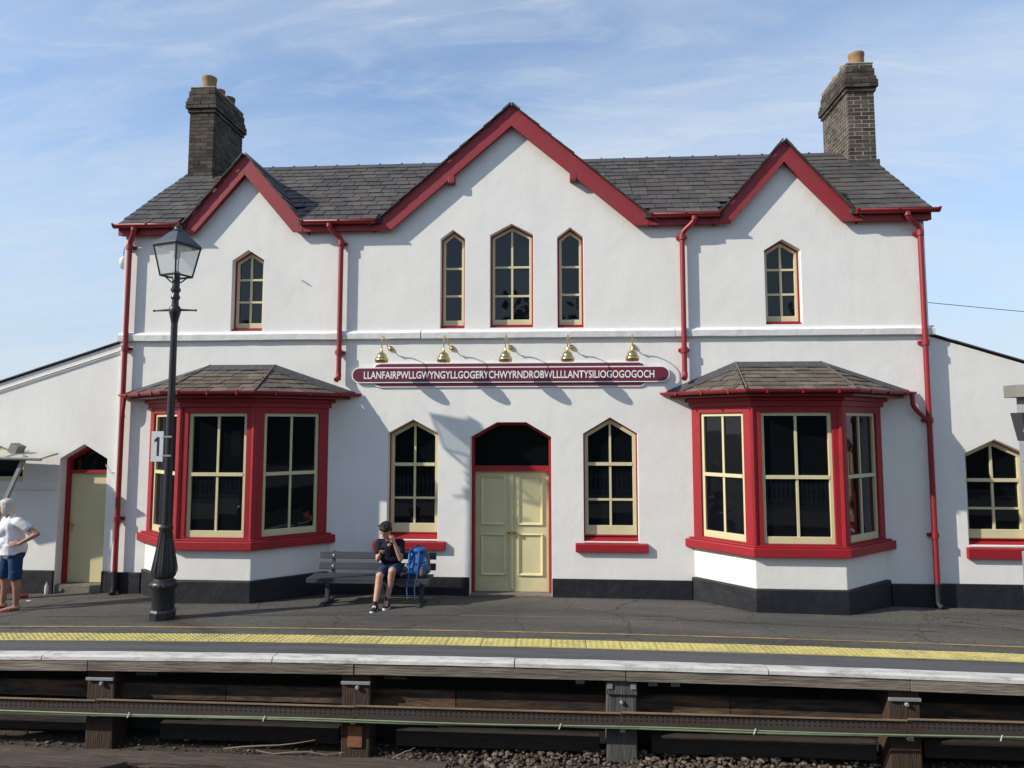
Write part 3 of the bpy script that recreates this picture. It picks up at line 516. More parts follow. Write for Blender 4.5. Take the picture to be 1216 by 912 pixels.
# --- windows
def sash(fr, outl, n0, rows, cols=True, fwid=.055, outer_red=.028, depth=.07, midrail=None, botrail=.05, name='window', sillrail=True):
    """outline (ccw) set with its face at depth n0; returns the cream frame object"""
    inn = outl
    if outer_red:
        inn = inset(outl, outer_red); of = MB().ring(outl, inn, n0-.10, n0+.012, fr).build('outer_frame', 'red', B)
    a = inset(inn, fwid); zb = min(p[1] for p in a)
    a = [(u, z+botrail if abs(z-zb) < 1e-4 else z) for u, z in a]
    W = MB().ring([(u,z) for u,z in inn], a, n0-depth, n0, fr).build(name, 'cream', B, bevel=.004)
    if outer_red: of.parent = W; of.location = (0,0,0)
    us = [p[0] for p in a]; u0, u1 = min(us), max(us); um = (u0+u1)/2; z0 = min(p[1] for p in a); z1 = max(p[1] for p in a)
    bw = .017; ub = [u0, um, u1] if cols else [u0, u1]; zb_ = [z0]+rows+[z1+.01]
    for i, z in enumerate(rows):
        t_ = .026 if midrail == i else bw
        seg = clip([(u0-.02,z-t_),(u1+.02,z-t_),(u1+.02,z+t_),(u0-.02,z+t_)], a)
        if len(seg) > 2: MB().prism(seg, n0-.05, n0-(.008 if midrail != i else -.006), fr).build('glazing_bar', 'cream', W)
    if cols:
        for i in range(len(zb_)-1):
            za_, zc_ = zb_[i]+(bw if i else 0), zb_[i+1]-(bw if i < len(rows) else 0)
            seg = clip([(um-bw,za_),(um+bw,za_),(um+bw,zc_),(um-bw,zc_)], a)
            if len(seg) > 2: MB().prism(seg, n0-.05, n0-.011, fr).build('glazing_bar', 'cream', W)
    for i in range(len(zb_)-1):
        for j in range(len(ub)-1):
            cell = clip([(ub[j],zb_[i]),(ub[j+1],zb_[i]),(ub[j+1],zb_[i+1]),(ub[j],zb_[i+1])], a)
            if len(cell) > 2:
                tx, tz = random.uniform(-.006,.006), random.uniform(-.006,.006); cu = sum(p[0] for p in cell)/len(cell); cz = sum(p[1] for p in cell)/len(cell); m = MB()
                m.v = [fr(u,z,n0-.036+(u-cu)*tx+(z-cz)*tz) for u,z in cell]+[fr(u,z,n0-.046) for u,z in cell]; k = len(cell)
                m.f = [tuple(range(k)), tuple(range(2*k-1,k-1,-1))]+[(q,(q+1)%k,k+(q+1)%k,k+q) for q in range(k)]; m.build('pane', 'glass', W)
    return W
def sill(fr, u0, u1, z0, z1, proj, u0i, u1i, rec, zr, parent=None):
    m = MB(); pr = [(.003,z0),(proj,z0),(proj,z1-.015),(.003,z1)]
    vs = [fr(u0,z,n) for n,z in pr]+[fr(u1,z,n) for n,z in pr]; m.add(vs, [(0,1,2,3),(7,6,5,4)]+[(i,4+i,4+(i+1)%4,(i+1)%4) for i in range(4)])
    m.build('sill', 'red', B, bevel=.01)
    m = MB(); m.add([fr(u0i+.002,z1-.03,0.0),fr(u1i-.002,z1-.03,0.0),fr(u1i-.002,zr-.05,-rec),fr(u0i+.002,zr-.05,-rec),fr(u0i+.002,z1+.002,.0),fr(u1i-.002,z1+.002,0),fr(u1i-.002,zr,-rec),fr(u0i+.002,zr,-rec)], [(0,1,2,3),(7,6,5,4),(0,4,5,1),(1,5,6,2),(2,6,7,3),(3,7,4,0)]); m.build('sloping_sill', 'red', B)
for k_, rows, cols in (('UL',[4.74,5.12],True),('UR',[4.76,5.16],True),('Ua',[4.80,5.26],False),('Ub',[4.79,5.27],True),('Uc',[4.80,5.26],False)):
    sash(FAC, [(u, z+(.035 if z < 4.5 else 0)) for u, z in WIN[k_]], -.13, rows, cols, fwid=.042, outer_red=.026, botrail=.045)
    us = [p[0] for p in WIN[k_]]; MB().prism([(min(us)+.002,WIN[k_][0][1]+.001),(max(us)-.002,WIN[k_][0][1]+.001),(max(us)-.002,WIN[k_][0][1]+.035),(min(us)+.002,WIN[k_][0][1]+.035)], -.2, -.05).build('sill', 'red', B)
sash(FAC, [(u, z+(.07 if z < 1 else 0)) for u,z in WIN['GL']], -.16, [1.50,2.04], True, midrail=1, outer_red=.02, botrail=.09)
sash(FAC, [(u, z+(.07 if z < 1 else 0)) for u,z in WIN['GR']], -.10, [1.50,2.06], True, midrail=1, outer_red=.02, botrail=.09)
sill(FAC, -3.03, -1.865, .70, .84, .07, -2.82, -2.0, .17, .935); sill(FAC, .19, 1.315, .70, .84, .07, .325, 1.178, .13, .935)
sash(WL_FR, [(u, z+(.07 if z < 1 else 0)) for u,z in RW], -.12, [1.40,1.83], True, midrail=1, outer_red=.016, botrail=.08)
sill(WL_FR, 6.10, 7.15, .66, .83, .07, 6.16, 7.06, .17, .935)
sash(WL_FR, lw_win, -.08, [], False, outer_red=0, fwid=.075, botrail=.0)
MB().prism([(-10.6,1.60),(-8.49,1.60),(-8.49,1.66),(-10.6,1.66)], .002, .03, WL_FR).build('wall_ledge', 'render_band', B)
# --- entrance double door
dI = inset(DOOR, .045); dfr = MB().ring([(u, max(z,.0)) for u,z in DOOR], [(u, z if z > .1 else .0005) for u,z in dI], -.31, -.20).build('door_frame', 'red', B)
MB().prism([(-1.432,1.93),(-.229,1.93),(-.229,2.02),(-1.432,2.02)], -.30, -.205).build('transom', 'red', dfr)
tp = clip([(-1.5,2.02),(0,2.02),(0,3),(-1.5,3)], dI); MB().prism(tp, -.285, -.275).build('fanlight_pane', 'glass', dfr)
for s_ in (0, 1):
    u0 = -1.431 if s_ == 0 else -.829; u1 = u0+.599
    D = MB().prism([(u0,.014),(u1,.014),(u1,1.928),(u0,1.928)], -.31, -.265).build('door', 'cream_door', B, bevel=.003)
    for (z0, z1) in ((.26,.93),(1.06,1.86)):
        a = [(u0+.09,z0),(u1-.09,z0),(u1-.09,z1),(u0+.09,z1)]; b = inset(a, .05); m = MB()
        m.v = [FAC(u,z,-.2645) for u,z in a]+[FAC(u,z,-.235) for u,z in inset(a,.015)]+[FAC(u,z,-.2635) for u,z in b]
        for i in range(4): j = (i+1)%4; m.f += [(i,j,4+j,4+i),(4+i,4+j,8+j,8+i)]
        m.build('moulding', 'cream_door', D)
    kx_ = u1-.045 if s_ == 0 else u0+.045
    MB().lathe([(.014,0),(.012,.03),(.03,.045),(.033,.06),(.026,.075),(.004,.082)], (kx_,.264,.96), 14, (0,-1,0)).build('knob', 'brass', D, True)
    if s_ == 0: MB().prism([(u1-.028,.05),(u1+.026,.05),(u1+.026,1.92),(u1-.028,1.92)], -.2645, -.248).build('astragal', 'cream_door', D)
MB().prism([(-1.477,-.25),(-.184,-.25),(-.184,.011),(-1.477,.011)], -.33, -.02).build('threshold', 'step', B, bevel=.008)
# --- side door in the left wing
LD = [(-8.40,0.0),(-7.585,0.0),(-7.585,2.115),(-7.9925,2.352),(-8.40,2.115)]; li = inset(LD, .055)
lf = MB().ring(LD, [(u, z if z > .1 else .0005) for u,z in li], -.30, -.16, WL_FR).build('door_frame', 'red', B)
MB().prism([(-8.344,1.87),(-7.641,1.87),(-7.641,1.92),(-8.344,1.92)], -.29, -.165, WL_FR).build('transom', 'red', lf)
MB().prism(clip([(-9,1.92),(-7,1.92),(-7,3),(-9,3)], li), -.27, -.26, WL_FR).build('fanlight_pane', 'glass', lf)
D = MB().prism([(-8.343,.05),(-7.642,.05),(-7.642,1.868),(-8.343,1.868)], -.29, -.22, WL_FR).build('door', 'cream_door', B, bevel=.004)
hd = MB(); hd.box(-8.315,-8.285,.262,.28,.90,1.06); hd.tube([(-8.30,.262,1.0),(-8.30,.235,1.0),(-8.22,.232,.995)], .008, 8); hd.build('handle', 'brass', D)
MB().prism([(-8.399,-.2),(-7.586,-.2),(-7.586,.045),(-8.399,.045)], -.3, -.01, WL_FR).build('threshold', 'step', B, bevel=.01)

# --- bay windows
SLATES = []     # (face frame data) collected so that the largest 300 become objects
def slate_face(A, Bv, Dv, Cv, expo, width, parent, m, thick=.009, skip=None, lift=.0):
    """A->B eave, D over A, C over B.  returns list of (verts, faces, centre)"""
    A, Bv, Cv, Dv = map(Vector, (A, Bv, Cv, Dv)); U = (Bv-A).normalized(); Nn = U.cross(Dv-A) if (Dv-A).length > .05 and abs((Dv-A).normalized().dot(U)) < .999 else U.cross(Cv-A)
    Nn = Nn.normalized(); Vv = Nn.cross(U); uv = [((p-A).dot(U), (p-A).dot(Vv)) for p in (A, Bv, Cv, Dv)]
    poly = []
    for p in uv:
        if not poly or (Vector(p)-Vector(poly[-1])).length > .01: poly.append(p)
    L = max(p[1] for p in poly); umin = min(p[0] for p in poly); umax = max(p[0] for p in poly); rows = int(math.ceil(L/expo)); res = []
    for i in range(rows):
        v0 = i*expo-.025 if i else -.03; v1 = v0+expo*1.7; off = (i % 2)*width*.5+random.uniform(-.03,.03); j = 0
        u = umin-width+off
        while u < umax:
            w_ = width*random.uniform(.93,1.07); g_ = .006; dv = random.uniform(-.012,.012)
            q = clip([(u+g_,v0+dv),(u+w_-g_,v0+dv+random.uniform(-.005,.005)),(u+w_-g_,v1),(u+g_,v1)], [(p[0],p[1]-(.03 if p[1] < .01 else 0)) for p in poly]); u += w_
            if len(q) < 3: continue
            ar = abs(sum(q[k][0]*q[(k+1)%len(q)][1]-q[(k+1)%len(q)][0]*q[k][1] for k in range(len(q))))/2
            if ar < .004: continue
            hl = random.uniform(0,.008); vs = []
            for (a, b) in q:
                h = lift+.022+hl-.021*(b-v0)/(v1-v0); vs.append(A+U*a+Vv*b+Nn*(h+thick))
            for (a, b) in q:
                h = lift+.022+hl-.021*(b-v0)/(v1-v0); vs.append(A+U*a+Vv*b+Nn*h)
            k = len(q); c = sum(vs, Vector())/(2*k)
            if skip and skip(c, vs): continue
            res.append((vs, [tuple(range(k)), tuple(range(2*k-1,k-1,-1))]+[(x,k+x,k+(x+1)%k,(x+1)%k) for x in range(k)], c))
    return res
def emit(lst, parent, m, single):
    if single:
        for vs, fs, c in lst: MB().add(vs, fs).build('slate', m, parent)
    elif lst:
        mb = MB()
        for vs, fs, c in lst: mb.add(vs, fs)
        mb.build('slates', m, parent, kind='stuff')
def offs(path, d):
    """offset an open plan path outwards (towards the camera side); ends slide along the wall y=0"""
    P = [Vector(p) for p in path]; res = []
    nr = []
    for a, b in zip(P[:-1], P[1:]):
        e = (b-a).normalized(); nr.append(Vector((e.y,-e.x)))
    p = P[0]; e = (P[1]-P[0]).normalized(); q = p+nr[0]*d; q = q - e*(q.y/e.y) if abs(e.y) > 1e-6 else q; res.append((q.x, 0.0))
    for i in range(1, len(P)-1):
        b = nr[i-1]+nr[i]; b = b/(b.dot(nr[i])); q = P[i]+b*d; res.append((q.x,q.y))
    p = P[-1]; e = (P[-1]-P[-2]).normalized(); q = p+nr[-1]*d; q = q - e*(q.y/e.y); res.append((q.x, 0.0)); return res
def bay(xl, fl, fr_, xr, d, tl, tr_, sidepipe):
    path = [(xl,0),(fl,-d),(fr_,-d),(xr,0)]
    wall_eps = [(xl,-.002),(fl,-d),(fr_,-d),(xr,-.002)]
    def bandp(o, z0, z1, name, m, bevel=.0, par=None):
        q = offs(path, o); q = [(q[0][0],-.0025)]+q[1:3]+[(q[3][0],-.0025)]; return MB().hprism(list(reversed(q)), z0, z1).build(name, m, par or B, bevel=bevel)
    base = bandp(0, .341, .80, 'bay_wall', 'render', .012)
    bandp(.035, -.28, .34, 'plinth', 'plinth', .012)
    bandp(.10, .80, .93, 'bay_sill', 'red', .012); bandp(.055, .9305, .955, 'bay_sill_upstand', 'red', .006)
    core = bandp(-.16, .9555, 3.05, 'bay_core', 'black')
    for i in range(3):
        a = Vector(path[i]); b = Vector(path[i+1]); f_ = Frame((a.x,a.y,0), (b.x-a.x,b.y-a.y)); W = (b-a).length
        e0 = .004 if i == 0 else .0; e1 = W-.004 if i == 2 else W
        m0, m1 = (.13, .13) if i == 1 else ((.16,.15) if i == 0 else (.15,.16)); z0, z1 = .975, 2.86
        rect = [(e0,.956),(e1,.956),(e1,2.95),(e0,2.95)]; win = [(m0,z0),(W-m1,z0),(W-m1,z1),(m0,z1)]
        MB().ring(rect, win, -.15, 0, f_).build('bay_frame', 'red', B, bevel=.006)
        # double hung sash: upper sash proud, lower sash behind
        S = sash(f_, win, -.035, [1.925], True, fwid=.05, outer_red=0, midrail=0, botrail=.05)
    for p in offs(path, -.02)[1:3]: MB().lathe([(.048,.957),(.048,2.948)], (p[0],p[1],0), 8).build('corner_post', 'red', B)
    bandp(.03, 2.951, 3.03, 'bay_cornice', 'red', .006); bandp(.075, 3.0305, 3.09, 'bay_cornice', 'red', .01); bandp(.24, 3.0905, 3.12, 'bay_soffit', 'red_iron', .004)
    # roof deck, slates
    ev = offs(path, .30); zE = 3.165; zT = 3.63; tops = [(tl,-.004),(tr_,-.004)]
    ev = [(ev[0][0]+.12, -.004), ev[1], ev[2], (ev[3][0]-.12, -.004)]
    E = [(x,y,zE) for x,y in ev]; T = [(x,y,zT) for x,y in tops]
    dk = MB(); dk.add([*E, *T, *[(x,y,zE-.04) for x,y in ev]], [(0,1,4),(1,2,5,4),(2,3,5),(6,7,1,0),(7,8,2,1),(8,9,3,2),(6,9,8,7),(0,4,5,3,9,6)]); roof = dk.build('bay_roof', 'deck', B)
    fs = []
    fs += slate_face(E[1], E[2], T[0], T[1], .165, .24, roof, 'slate_bay')
    fs += slate_face(E[0], E[1], T[0], T[0], .165, .24, roof, 'slate_bay')
    fs += slate_face(E[2], E[3], T[1], T[1], .165, .24, roof, 'slate_bay')
    SLATES.append((fs, roof, 'slate_bay'))
    # hips and flashing
    for a, b in ((E[1],T[0]),(E[2],T[1])):
        A_, B_ = Vector(a)+Vector((0,-.01,.035)), Vector(b)+Vector((0,-.01,.04)); MB().tube([A_, A_.lerp(B_,.5), B_], .011, 6).build('hip_mortar', 'slate_bay', roof)
    fl_ = MB(); pz = [(ev[0][0]-.10,zE+.045), (tl,zT+.04), (tr_,zT+.04), (ev[3][0]+.10,zE+.045)]
    for (a, b) in zip(pz[:-1], pz[1:]): fl_.prism([(a[0],a[1]-.03),(b[0],b[1]-.03),(b[0],b[1]),(a[0],a[1])], .004, .022)
    up3 = Vector((0,-.012,.042)); q0 = [Vector((p[0],-.02,p[1]-.004)) for p in pz]; low = [Vector(E[0]).lerp(Vector(E[1]),.16)+up3, Vector(T[0]).lerp(Vector(E[1]),.22)+up3, Vector(T[1]).lerp(Vector(E[2]),.22)+up3, Vector(E[3]).lerp(Vector(E[2]),.16)+up3]
    for i in range(3):
        n2 = 8
        for j in range(n2):
            a, b = q0[i].lerp(q0[i+1],j/n2), q0[i].lerp(q0[i+1],(j+1)/n2); c, d = low[i].lerp(low[i+1],(j+1)/n2), low[i].lerp(low[i+1],j/n2); dn = Vector((0,.004,-.014))
            w = Vector((0,0,random.uniform(-.006,.006))); fl_.add([a,b,c+w,d+w,a+dn,b+dn,c+dn+w,d+dn+w], [(0,1,2,3),(7,6,5,4),(0,4,5,1),(1,5,6,2),(2,6,7,3),(3,7,4,0)])
    fo = fl_.build('lead_flashing', 'lead', roof)
    # gutter
    gp = offs(path, .335); gp = [(gp[0][0]+.03,-.02), gp[1], gp[2], (gp[3][0]-.03,-.02)]; prof = [(math.cos(a)*.05, math.sin(a)*.05) for a in np.linspace(math.pi, 2*math.pi, 7)]
    gm = MB(); k = 7; o5 = [offs(path, .335+.0*0+c[0]) for c in prof]; 
    rows_ = []
    for pi in range(4):
        for (ci, c) in enumerate(prof):
            q = o5[ci][pi]; x = q[0]+(.03 if pi == 0 else -.03 if pi == 3 else 0); rows_.append((x, q[1] if 0 < pi < 3 else -.02, 3.185+c[1]))
    gm.v = rows_
    for pi in range(3):
        for ci in range(6): gm.f.append((pi*k+ci, (pi+1)*k+ci, (pi+1)*k+ci+1, pi*k+ci+1))
    gm.f += [tuple(range(k)), tuple(range(4*k-1,3*k-1,-1))]
    go = gm.build('gutter', 'red_iron', B); so = go.modifiers.new('thick','SOLIDIFY'); so.thickness = .006
    # gutter brackets
    for a, b in zip(gp[:-1], gp[1:]):
        for t_ in (.18,.5,.82):
            p = Vector(a).lerp(Vector(b), t_); e_ = (Vector(b)-Vector(a)).normalized(); MB().obox((p[0],p[1],3.160), (e_[0]*.012,e_[1]*.012,0), (-e_[1]*.055,e_[0]*.055,0), (0,0,.034)).build('gutter_bracket', 'red_iron', go)
    return gp
gpL = bay(-6.83, -5.87, -4.69, -3.80, .80, -5.83, -4.72, None)
gpR = bay(2.02, 2.745, 4.01, 4.91, .80, 2.72, 4.035, None)

# --- main roof
y1 = 2*RYR-RY0; YM = .36; ZM = roofz(YM)
roof = MB()
roof.add([(XL-.02,YM,ZM),(XR+.02,YM,ZM),(XR+.02,RYR,ridge_z),(XL-.02,RYR,ridge_z),(XR+.02,y1,RZ0),(XL-.02,y1,RZ0)]+[(XL-.02,YM,ZM-.06),(XR+.02,YM,ZM-.06),(XR+.02,RYR,ridge_z-.06),(XL-.02,RYR,ridge_z-.06),(XR+.02,y1,RZ0-.06),(XL-.02,y1,RZ0-.06)],
         [(0,1,2,3),(3,2,4,5),(6,9,8,7),(9,11,10,8),(0,6,7,1),(0,3,9,6),(3,5,11,9),(1,7,8,2),(2,8,10,4),(5,4,10,11)])
gx = lambda g, s_, z: g[0]+s_*((g[1]-.06-z)/g[2])
for (l_, r_) in ((None,GAB[0]),(GAB[0],GAB[1]),(GAB[1],GAB[2]),(GAB[2],None)):
    x00 = XL-.02 if l_ is None else gx(l_,1,RZ0); x01 = XL-.02 if l_ is None else gx(l_,1,ZM); x10 = XR+.02 if r_ is None else gx(r_,-1,RZ0); x11 = XR+.02 if r_ is None else gx(r_,-1,ZM)
    roof.add([(x00,RY0,RZ0),(x10,RY0,RZ0),(x11,YM-.001,ZM),(x01,YM-.001,ZM),(x00,RY0,RZ0-.06),(x10,RY0,RZ0-.06),(x11,YM-.001,ZM-.06),(x01,YM-.001,ZM-.06)], [(0,1,2,3),(7,6,5,4),(0,4,5,1),(1,5,6,2),(2,6,7,3),(3,7,4,0)])
ROOF = roof.build('roof', 'deck', B)
def in_gable(c, vs):
    for ax, az, sl, hw in GAB:
        if az - sl*abs(c.x-ax) > c.z + .12: return True
        if c.y < .30 and max(az-sl*abs(v.x-ax)-v.z for v in vs) > .16: return True
    return False
main = slate_face((XL-.03,RY0,RZ0),(XR+.03,RY0,RZ0),(XL-.03,RYR,ridge_z),(XR+.03,RYR,ridge_z), .21, .26, ROOF, 'slate', thick=.014, skip=in_gable)
main.sort(key=lambda s: s[2].y)
SL_VIS = [s for s in main]
back = slate_face((XR+.03,y1,RZ0),(XL-.03,y1,RZ0),(XR+.03,RYR,ridge_z),(XL-.03,RYR,ridge_z), .262, .315, ROOF, 'slate')
nmain = min(len(SL_VIS), 300-2*24)
emit(SL_VIS[:nmain], ROOF, 'slate', True); emit(SL_VIS[nmain:]+back, ROOF, 'slate', False)
left = 300-nmain
for fs, rf, m_ in SLATES:
    fs.sort(key=lambda s: s[2].y); k = left//2; emit(fs[:k], rf, m_, True); emit(fs[k:], rf, m_, False)
print('slates main', len(SL_VIS), 'bays', [len(s[0]) for s in SLATES])
# gable roofs, bargeboards
for gi, (ax, az, sl, hw) in enumerate(GAB):
    yb = (az-RZ0)/RS+RY0+.15 if az < ridge_z else 2*RYR-((az-RZ0)/RS+RY0)+1.6
    yf = -.16; m = MB(); ze = az-sl*hw
    for s_ in (-1, 1):
        e0 = (ax+s_*(hw+.02), ze-sl*.02); 
        m.add([(ax,yf+.08,az-.05),(e0[0],yf+.08,e0[1]-.05),(e0[0],yb,e0[1]-.05),(ax,yb,az-.05),(ax,yf+.08,az-.11),(e0[0],yf+.08,e0[1]-.11),(e0[0],yb,e0[1]-.11),(ax,yb,az-.11)], [(0,1,2,3),(7,6,5,4),(0,4,5,1),(1,5,6,2),(2,6,7,3),(3,7,4,0)])
    gd = m.build('gable_roof', 'deck', B)
    lst = []
    under = lambda c, vs: c.z < roofz(c.y)-.1 and c.y < RYR
    lst += slate_face((ax+hw+.03,yf-.03,ze-.05-sl*.03),(ax+hw+.03,yb,ze-.05-sl*.03),(ax,yf-.03,az-.05),(ax,yb,az-.05), .25, .31, gd, 'slate', thick=.008, lift=.012, skip=under)
    lst += slate_face((ax-hw-.03,yb,ze-.05-sl*.03),(ax-hw-.03,yf-.03,ze-.05-sl*.03),(ax,yb,az-.05),(ax,yf-.03,az-.05), .25, .31, gd, 'slate', thick=.008, lift=.012, skip=under)
    emit(lst, gd, 'slate', False)
    for s_ in (-1, 1):
        T = az-.022; xe = ax+s_*(T-6.02)/sl; xi = ax+s_*(T-.35-5.865)/sl; tipx = ax+s_*((T-6.02)/sl+.0)
        pl = [(ax,T),(ax,T-.35),(xi,5.865),(tipx,5.865+.0),(xe,6.02)]
        if s_ > 0: pl = list(reversed(pl))
        MB().prism(pl, .085, .13).build('bargeboard', 'red_old', B, bevel=.004)
        MB().prism([(ax,T-.10),(ax,T-.33),(xi+s_*.02,5.895),(xe-s_*.06,6.0)] if s_ < 0 else [(xe-s_*.06,6.0),(xi+s_*.02,5.895),(ax,T-.33),(ax,T-.10)], .004, .03).build('soffit_board', 'red_old', B)
    # ridge tiles on the gable
    ap = math.atan(1/sl)
    yy = yf-.03; n_ = 0
    while yy < yb-.2 and n_ < 6:
        m = MB(); 
        for s_ in (-1, 1): m.obox((ax+s_*.075, yy+.21, az-.012-sl*.075+.02), (s_*.085*math.cos(math.atan(sl)),0,-.085*math.sin(math.atan(sl))), (0,.205,0), Vector((s_*math.sin(math.atan(sl)),0,math.cos(math.atan(sl))))*.011)
        m.build('ridge_tile', 'ridge', gd); yy += .42; n_ += 1
# purlin ends under the middle gable
for x, z in ((-1.80, 6.69), (.19, 6.69)): MB().box(x-.055, x+.055, -.135, -.002, z-.06, z+.06).build('purlin_end', 'red_old', B, bevel=.01)
# main ridge tiles
x = XL+.75
while x < XR-.7:
    if not (-.80-.15 < x+.22 < -.80+.15):
        m = MB()
        for s_ in (-1, 1): m.obox((x+.215, RYR+s_*.085, ridge_z+.035-.065), (.212,0,0), (0,s_*.10*.8,-.10*.6), (0,s_*.6*.012,.8*.012))
        m.lathe([(.035,0),(.035,.03)], (x+.002,RYR,ridge_z+.028), 8, (1,0,0)); m.build('ridge_tile', 'ridge', ROOF)
    x += .436
# eaves: fascia and half-round gutters
def gutter(x0, x1, y, z, r=.062, par=None, ends=True):
    m = MB(); k = 8; prof = [(y+math.cos(a)*r, z+math.sin(a)*r) for a in np.linspace(math.pi, 2*math.pi, k)]
    m.v = [(x0,a,b) for a,b in prof]+[(x1,a,b) for a,b in prof]; m.f = [(i,k+i,k+i+1,i+1) for i in range(k-1)]+[tuple(range(k)), tuple(range(2*k-1,k-1,-1))]
    o = m.build('gutter', 'red_iron', B, True); so = o.modifiers.new('thick','SOLIDIFY'); so.thickness = .007
    m2 = [x0+.01, x1-.01]+([(x0+x1)/2] if x1-x0 > .8 else [])
    for xx in m2: MB().lathe([(r+.008,0),(r+.008,.03)], (xx-.015,y,z-.001), 14, (1,0,0)).build('gutter_joint', 'red_iron', o) if False else MB().box(xx-.014,xx+.014,y-r-.008,y+r+.006,z-.012,z+.012).build('gutter_clip', 'red_iron', o)
    return o
ge = lambda g, s_: g[0]+s_*((g[1]-.022-6.02)/g[2])
for (a, b) in ((XL-.06, ge(GAB[0],-1)-.002), (ge(GAB[0],1)+.002, ge(GAB[1],-1)-.002), (ge(GAB[1],1)+.002, ge(GAB[2],-1)-.002), (ge(GAB[2],1)+.002, XR+.06)):
    MB().box(a, b, -.125, -.085, 5.865, 6.02).build('fascia', 'red_old', B, bevel=.004); MB().box(a+.003, b-.003, -.0845, -.002, 5.875, 5.915).build('soffit_board', 'red_old', B)
    a2 = a-(.05 if a < XL else .0); b2 = b+(.10 if b > XR else 0); gutter(a2+.01, b2-.01, -.192, 6.025)
# --- downpipes
def bend(pts, n=5):
    P = [Vector(p) for p in pts]; res = [P[0]]
    for i in range(1, len(P)-1):
        a = P[i].lerp(P[i-1], min(.5, .07/max((P[i]-P[i-1]).length,1e-4))); b = P[i].lerp(P[i+1], min(.5, .07/max((P[i]-P[i+1]).length,1e-4)))
        for t_ in np.linspace(0,1,n): res.append(a.lerp(P[i],t_).lerp(P[i].lerp(b,t_),t_))
    res.append(P[-1]); return res
def downpipe(xo, x, zb, collars, black=None, foot=None):
    pts = [(xo,-.192,5.98),(xo,-.192,5.90),(x,-.085,5.74),(x,-.085,5.64)]; r = .040
    low = black if black else zb
    p = MB().tube(bend(pts)+[Vector((x,-.085,low))], r, 14).build('downpipe', 'red_iron', B, True)
    for z in collars:
        MB().lathe([(r+.002,-.045),(r+.016,-.045),(r+.016,.04),(r+.002,.045)], (x,-.085,z), 14).build('collar', 'red_iron', p, True)
        MB().box(x-.085,x+.085,-.045,-.003,z-.025,z+.025).build('fixing_lug', 'red_iron', p, bevel=.006)
    MB().lathe([(r+.002,-.03),(r+.012,-.03),(r+.012,.03),(r+.002,.03)], (xo,-.192,5.945), 14).build('collar', 'red_iron', p, True)
    if black: MB().tube([(x,-.085,black+.01),(x,-.085,zb+.12)]+([(x,-.10,zb+.06),(x+.02,-.17,zb+.02)] if foot else [(x,-.085,zb)]), r+.004, 14).build('pipe_shoe', 'plinth', p, True)
    else: MB().tube([(x,-.085,zb+.10),(x,-.10,zb+.04),(x-.02,-.15,zb)], r+.004, 14).build('pipe_shoe', 'red_iron', p, True)
    return p
p1 = downpipe(-7.14, -7.27, gz(-7.27), [5.67,3.95,1.15], black=.30, foot=True)
p2 = downpipe(-3.80, -3.63, 3.40, [5.67,3.86]); p3 = downpipe(2.10, 1.92, 3.40, [5.67,3.86])
p4 = downpipe(5.36, 5.585, gz(5.5), [5.67,3.95,2.75,1.02], black=.30, foot=True)
MB().tube(bend([(gpL[0][0]+.10,-.12,3.14),(gpL[0][0]+.10,-.12,3.03),(-7.24,-.12,2.90),(-7.25,-.085,2.80)]), .030, 12).build('branch_pipe', 'red_iron', p1, True)
MB().tube(bend([(gpR[3][0]-.04,-.10,3.14),(gpR[3][0]-.04,-.10,2.96),(5.50,-.09,2.80),(5.57,-.085,2.74)]), .034, 12).build('branch_pipe', 'red_iron', p4, True)
# --- chimneys
BR = []
def chimney(x0, x1, y0, y1, zb, zt, pots, mm='mortar'):
    C_ = MB(); C_.box(x0+.0125, x1-.0125, y0+.0125, y1-.0125, zb, zt-.01); CH = C_.build('chimney', mm, B)
    h = .0745; n_ = int(round((zt-zb)/h)); items = []
    for i in range(n_):
        z = zb+i*h; top = n_-1-i
        e = {0:.0, 1:.022, 2:.022, 3:.042, 4:.062, 5:.062, 6:.03}.get(top, 0.0)
        a0, a1, b0, b1 = x0-e, x1+e, y0-e, y1+e; odd = i % 2; w = a1-a0; d_ = b1-b0; D_ = .105
        fr = [0, .5, 1] if not odd else [0, .23, .77, 1]
        for (yy0, yy1, tag_) in ((b0, b0+D_, 'f'), (b1-D_, b1, 'b')):
            for p, q in zip(fr[:-1], fr[1:]): items.append((a0+w*p, a0+w*q, yy0, yy1, z, tag_))
        L_ = d_-2*D_; k = 5; ys = [j/k for j in range(k+1)] if odd else [0]+[(j+.5)/k for j in range(k)]+[1]
        for (xx0, xx1, tag_) in ((a0, a0+D_, 'l'), (a1-D_, a1, 'r')):
            for p, q in zip(ys[:-1], ys[1:]): items.append((xx0, xx1, b0+D_+L_*p, b0+D_+L_*q, z, tag_))
    BR.append((CH, items)); g_ = .0045
    MB().box(x0-.005, x1+.005, y0-.005, y1+.005, zt-.012, zt+.02).build('flaunching', 'mortar', CH, bevel=.02)
    for (py_, pm, hh, r_) in pots: MB().lathe([(r_,0),(r_*.98,hh*.75),(r_*1.05,hh*.8),(r_*1.05,hh),(r_*.82,hh),(r_*.80,hh*.3)], ((x0+x1)/2+.03, py_, zt+.015), 20).build('chimney_pot', pm, CH, True)
    MB().box(x0-.03, x1+.03, y0-.035, y0-.002, roofz(y0)-.03, roofz(y0)+.075).build('lead_apron', 'lead' , CH)
    return CH
chimney(-7.28, -6.78, 1.65, 2.92, 7.15, 9.31, [(1.85,'pot_buff',.27,.135),(2.29,'pot_red',.22,.10),(2.68,'pot_brown',.24,.125)], 'mortar_dark')
chimney(5.26, 5.75, 1.65, 2.92, 7.15, 9.34, [(1.85,'pot_buff',.26,.135),(2.29,'pot_buff',.25,.125),(2.68,'pot_buff',.23,.13)])
BM_ = {}
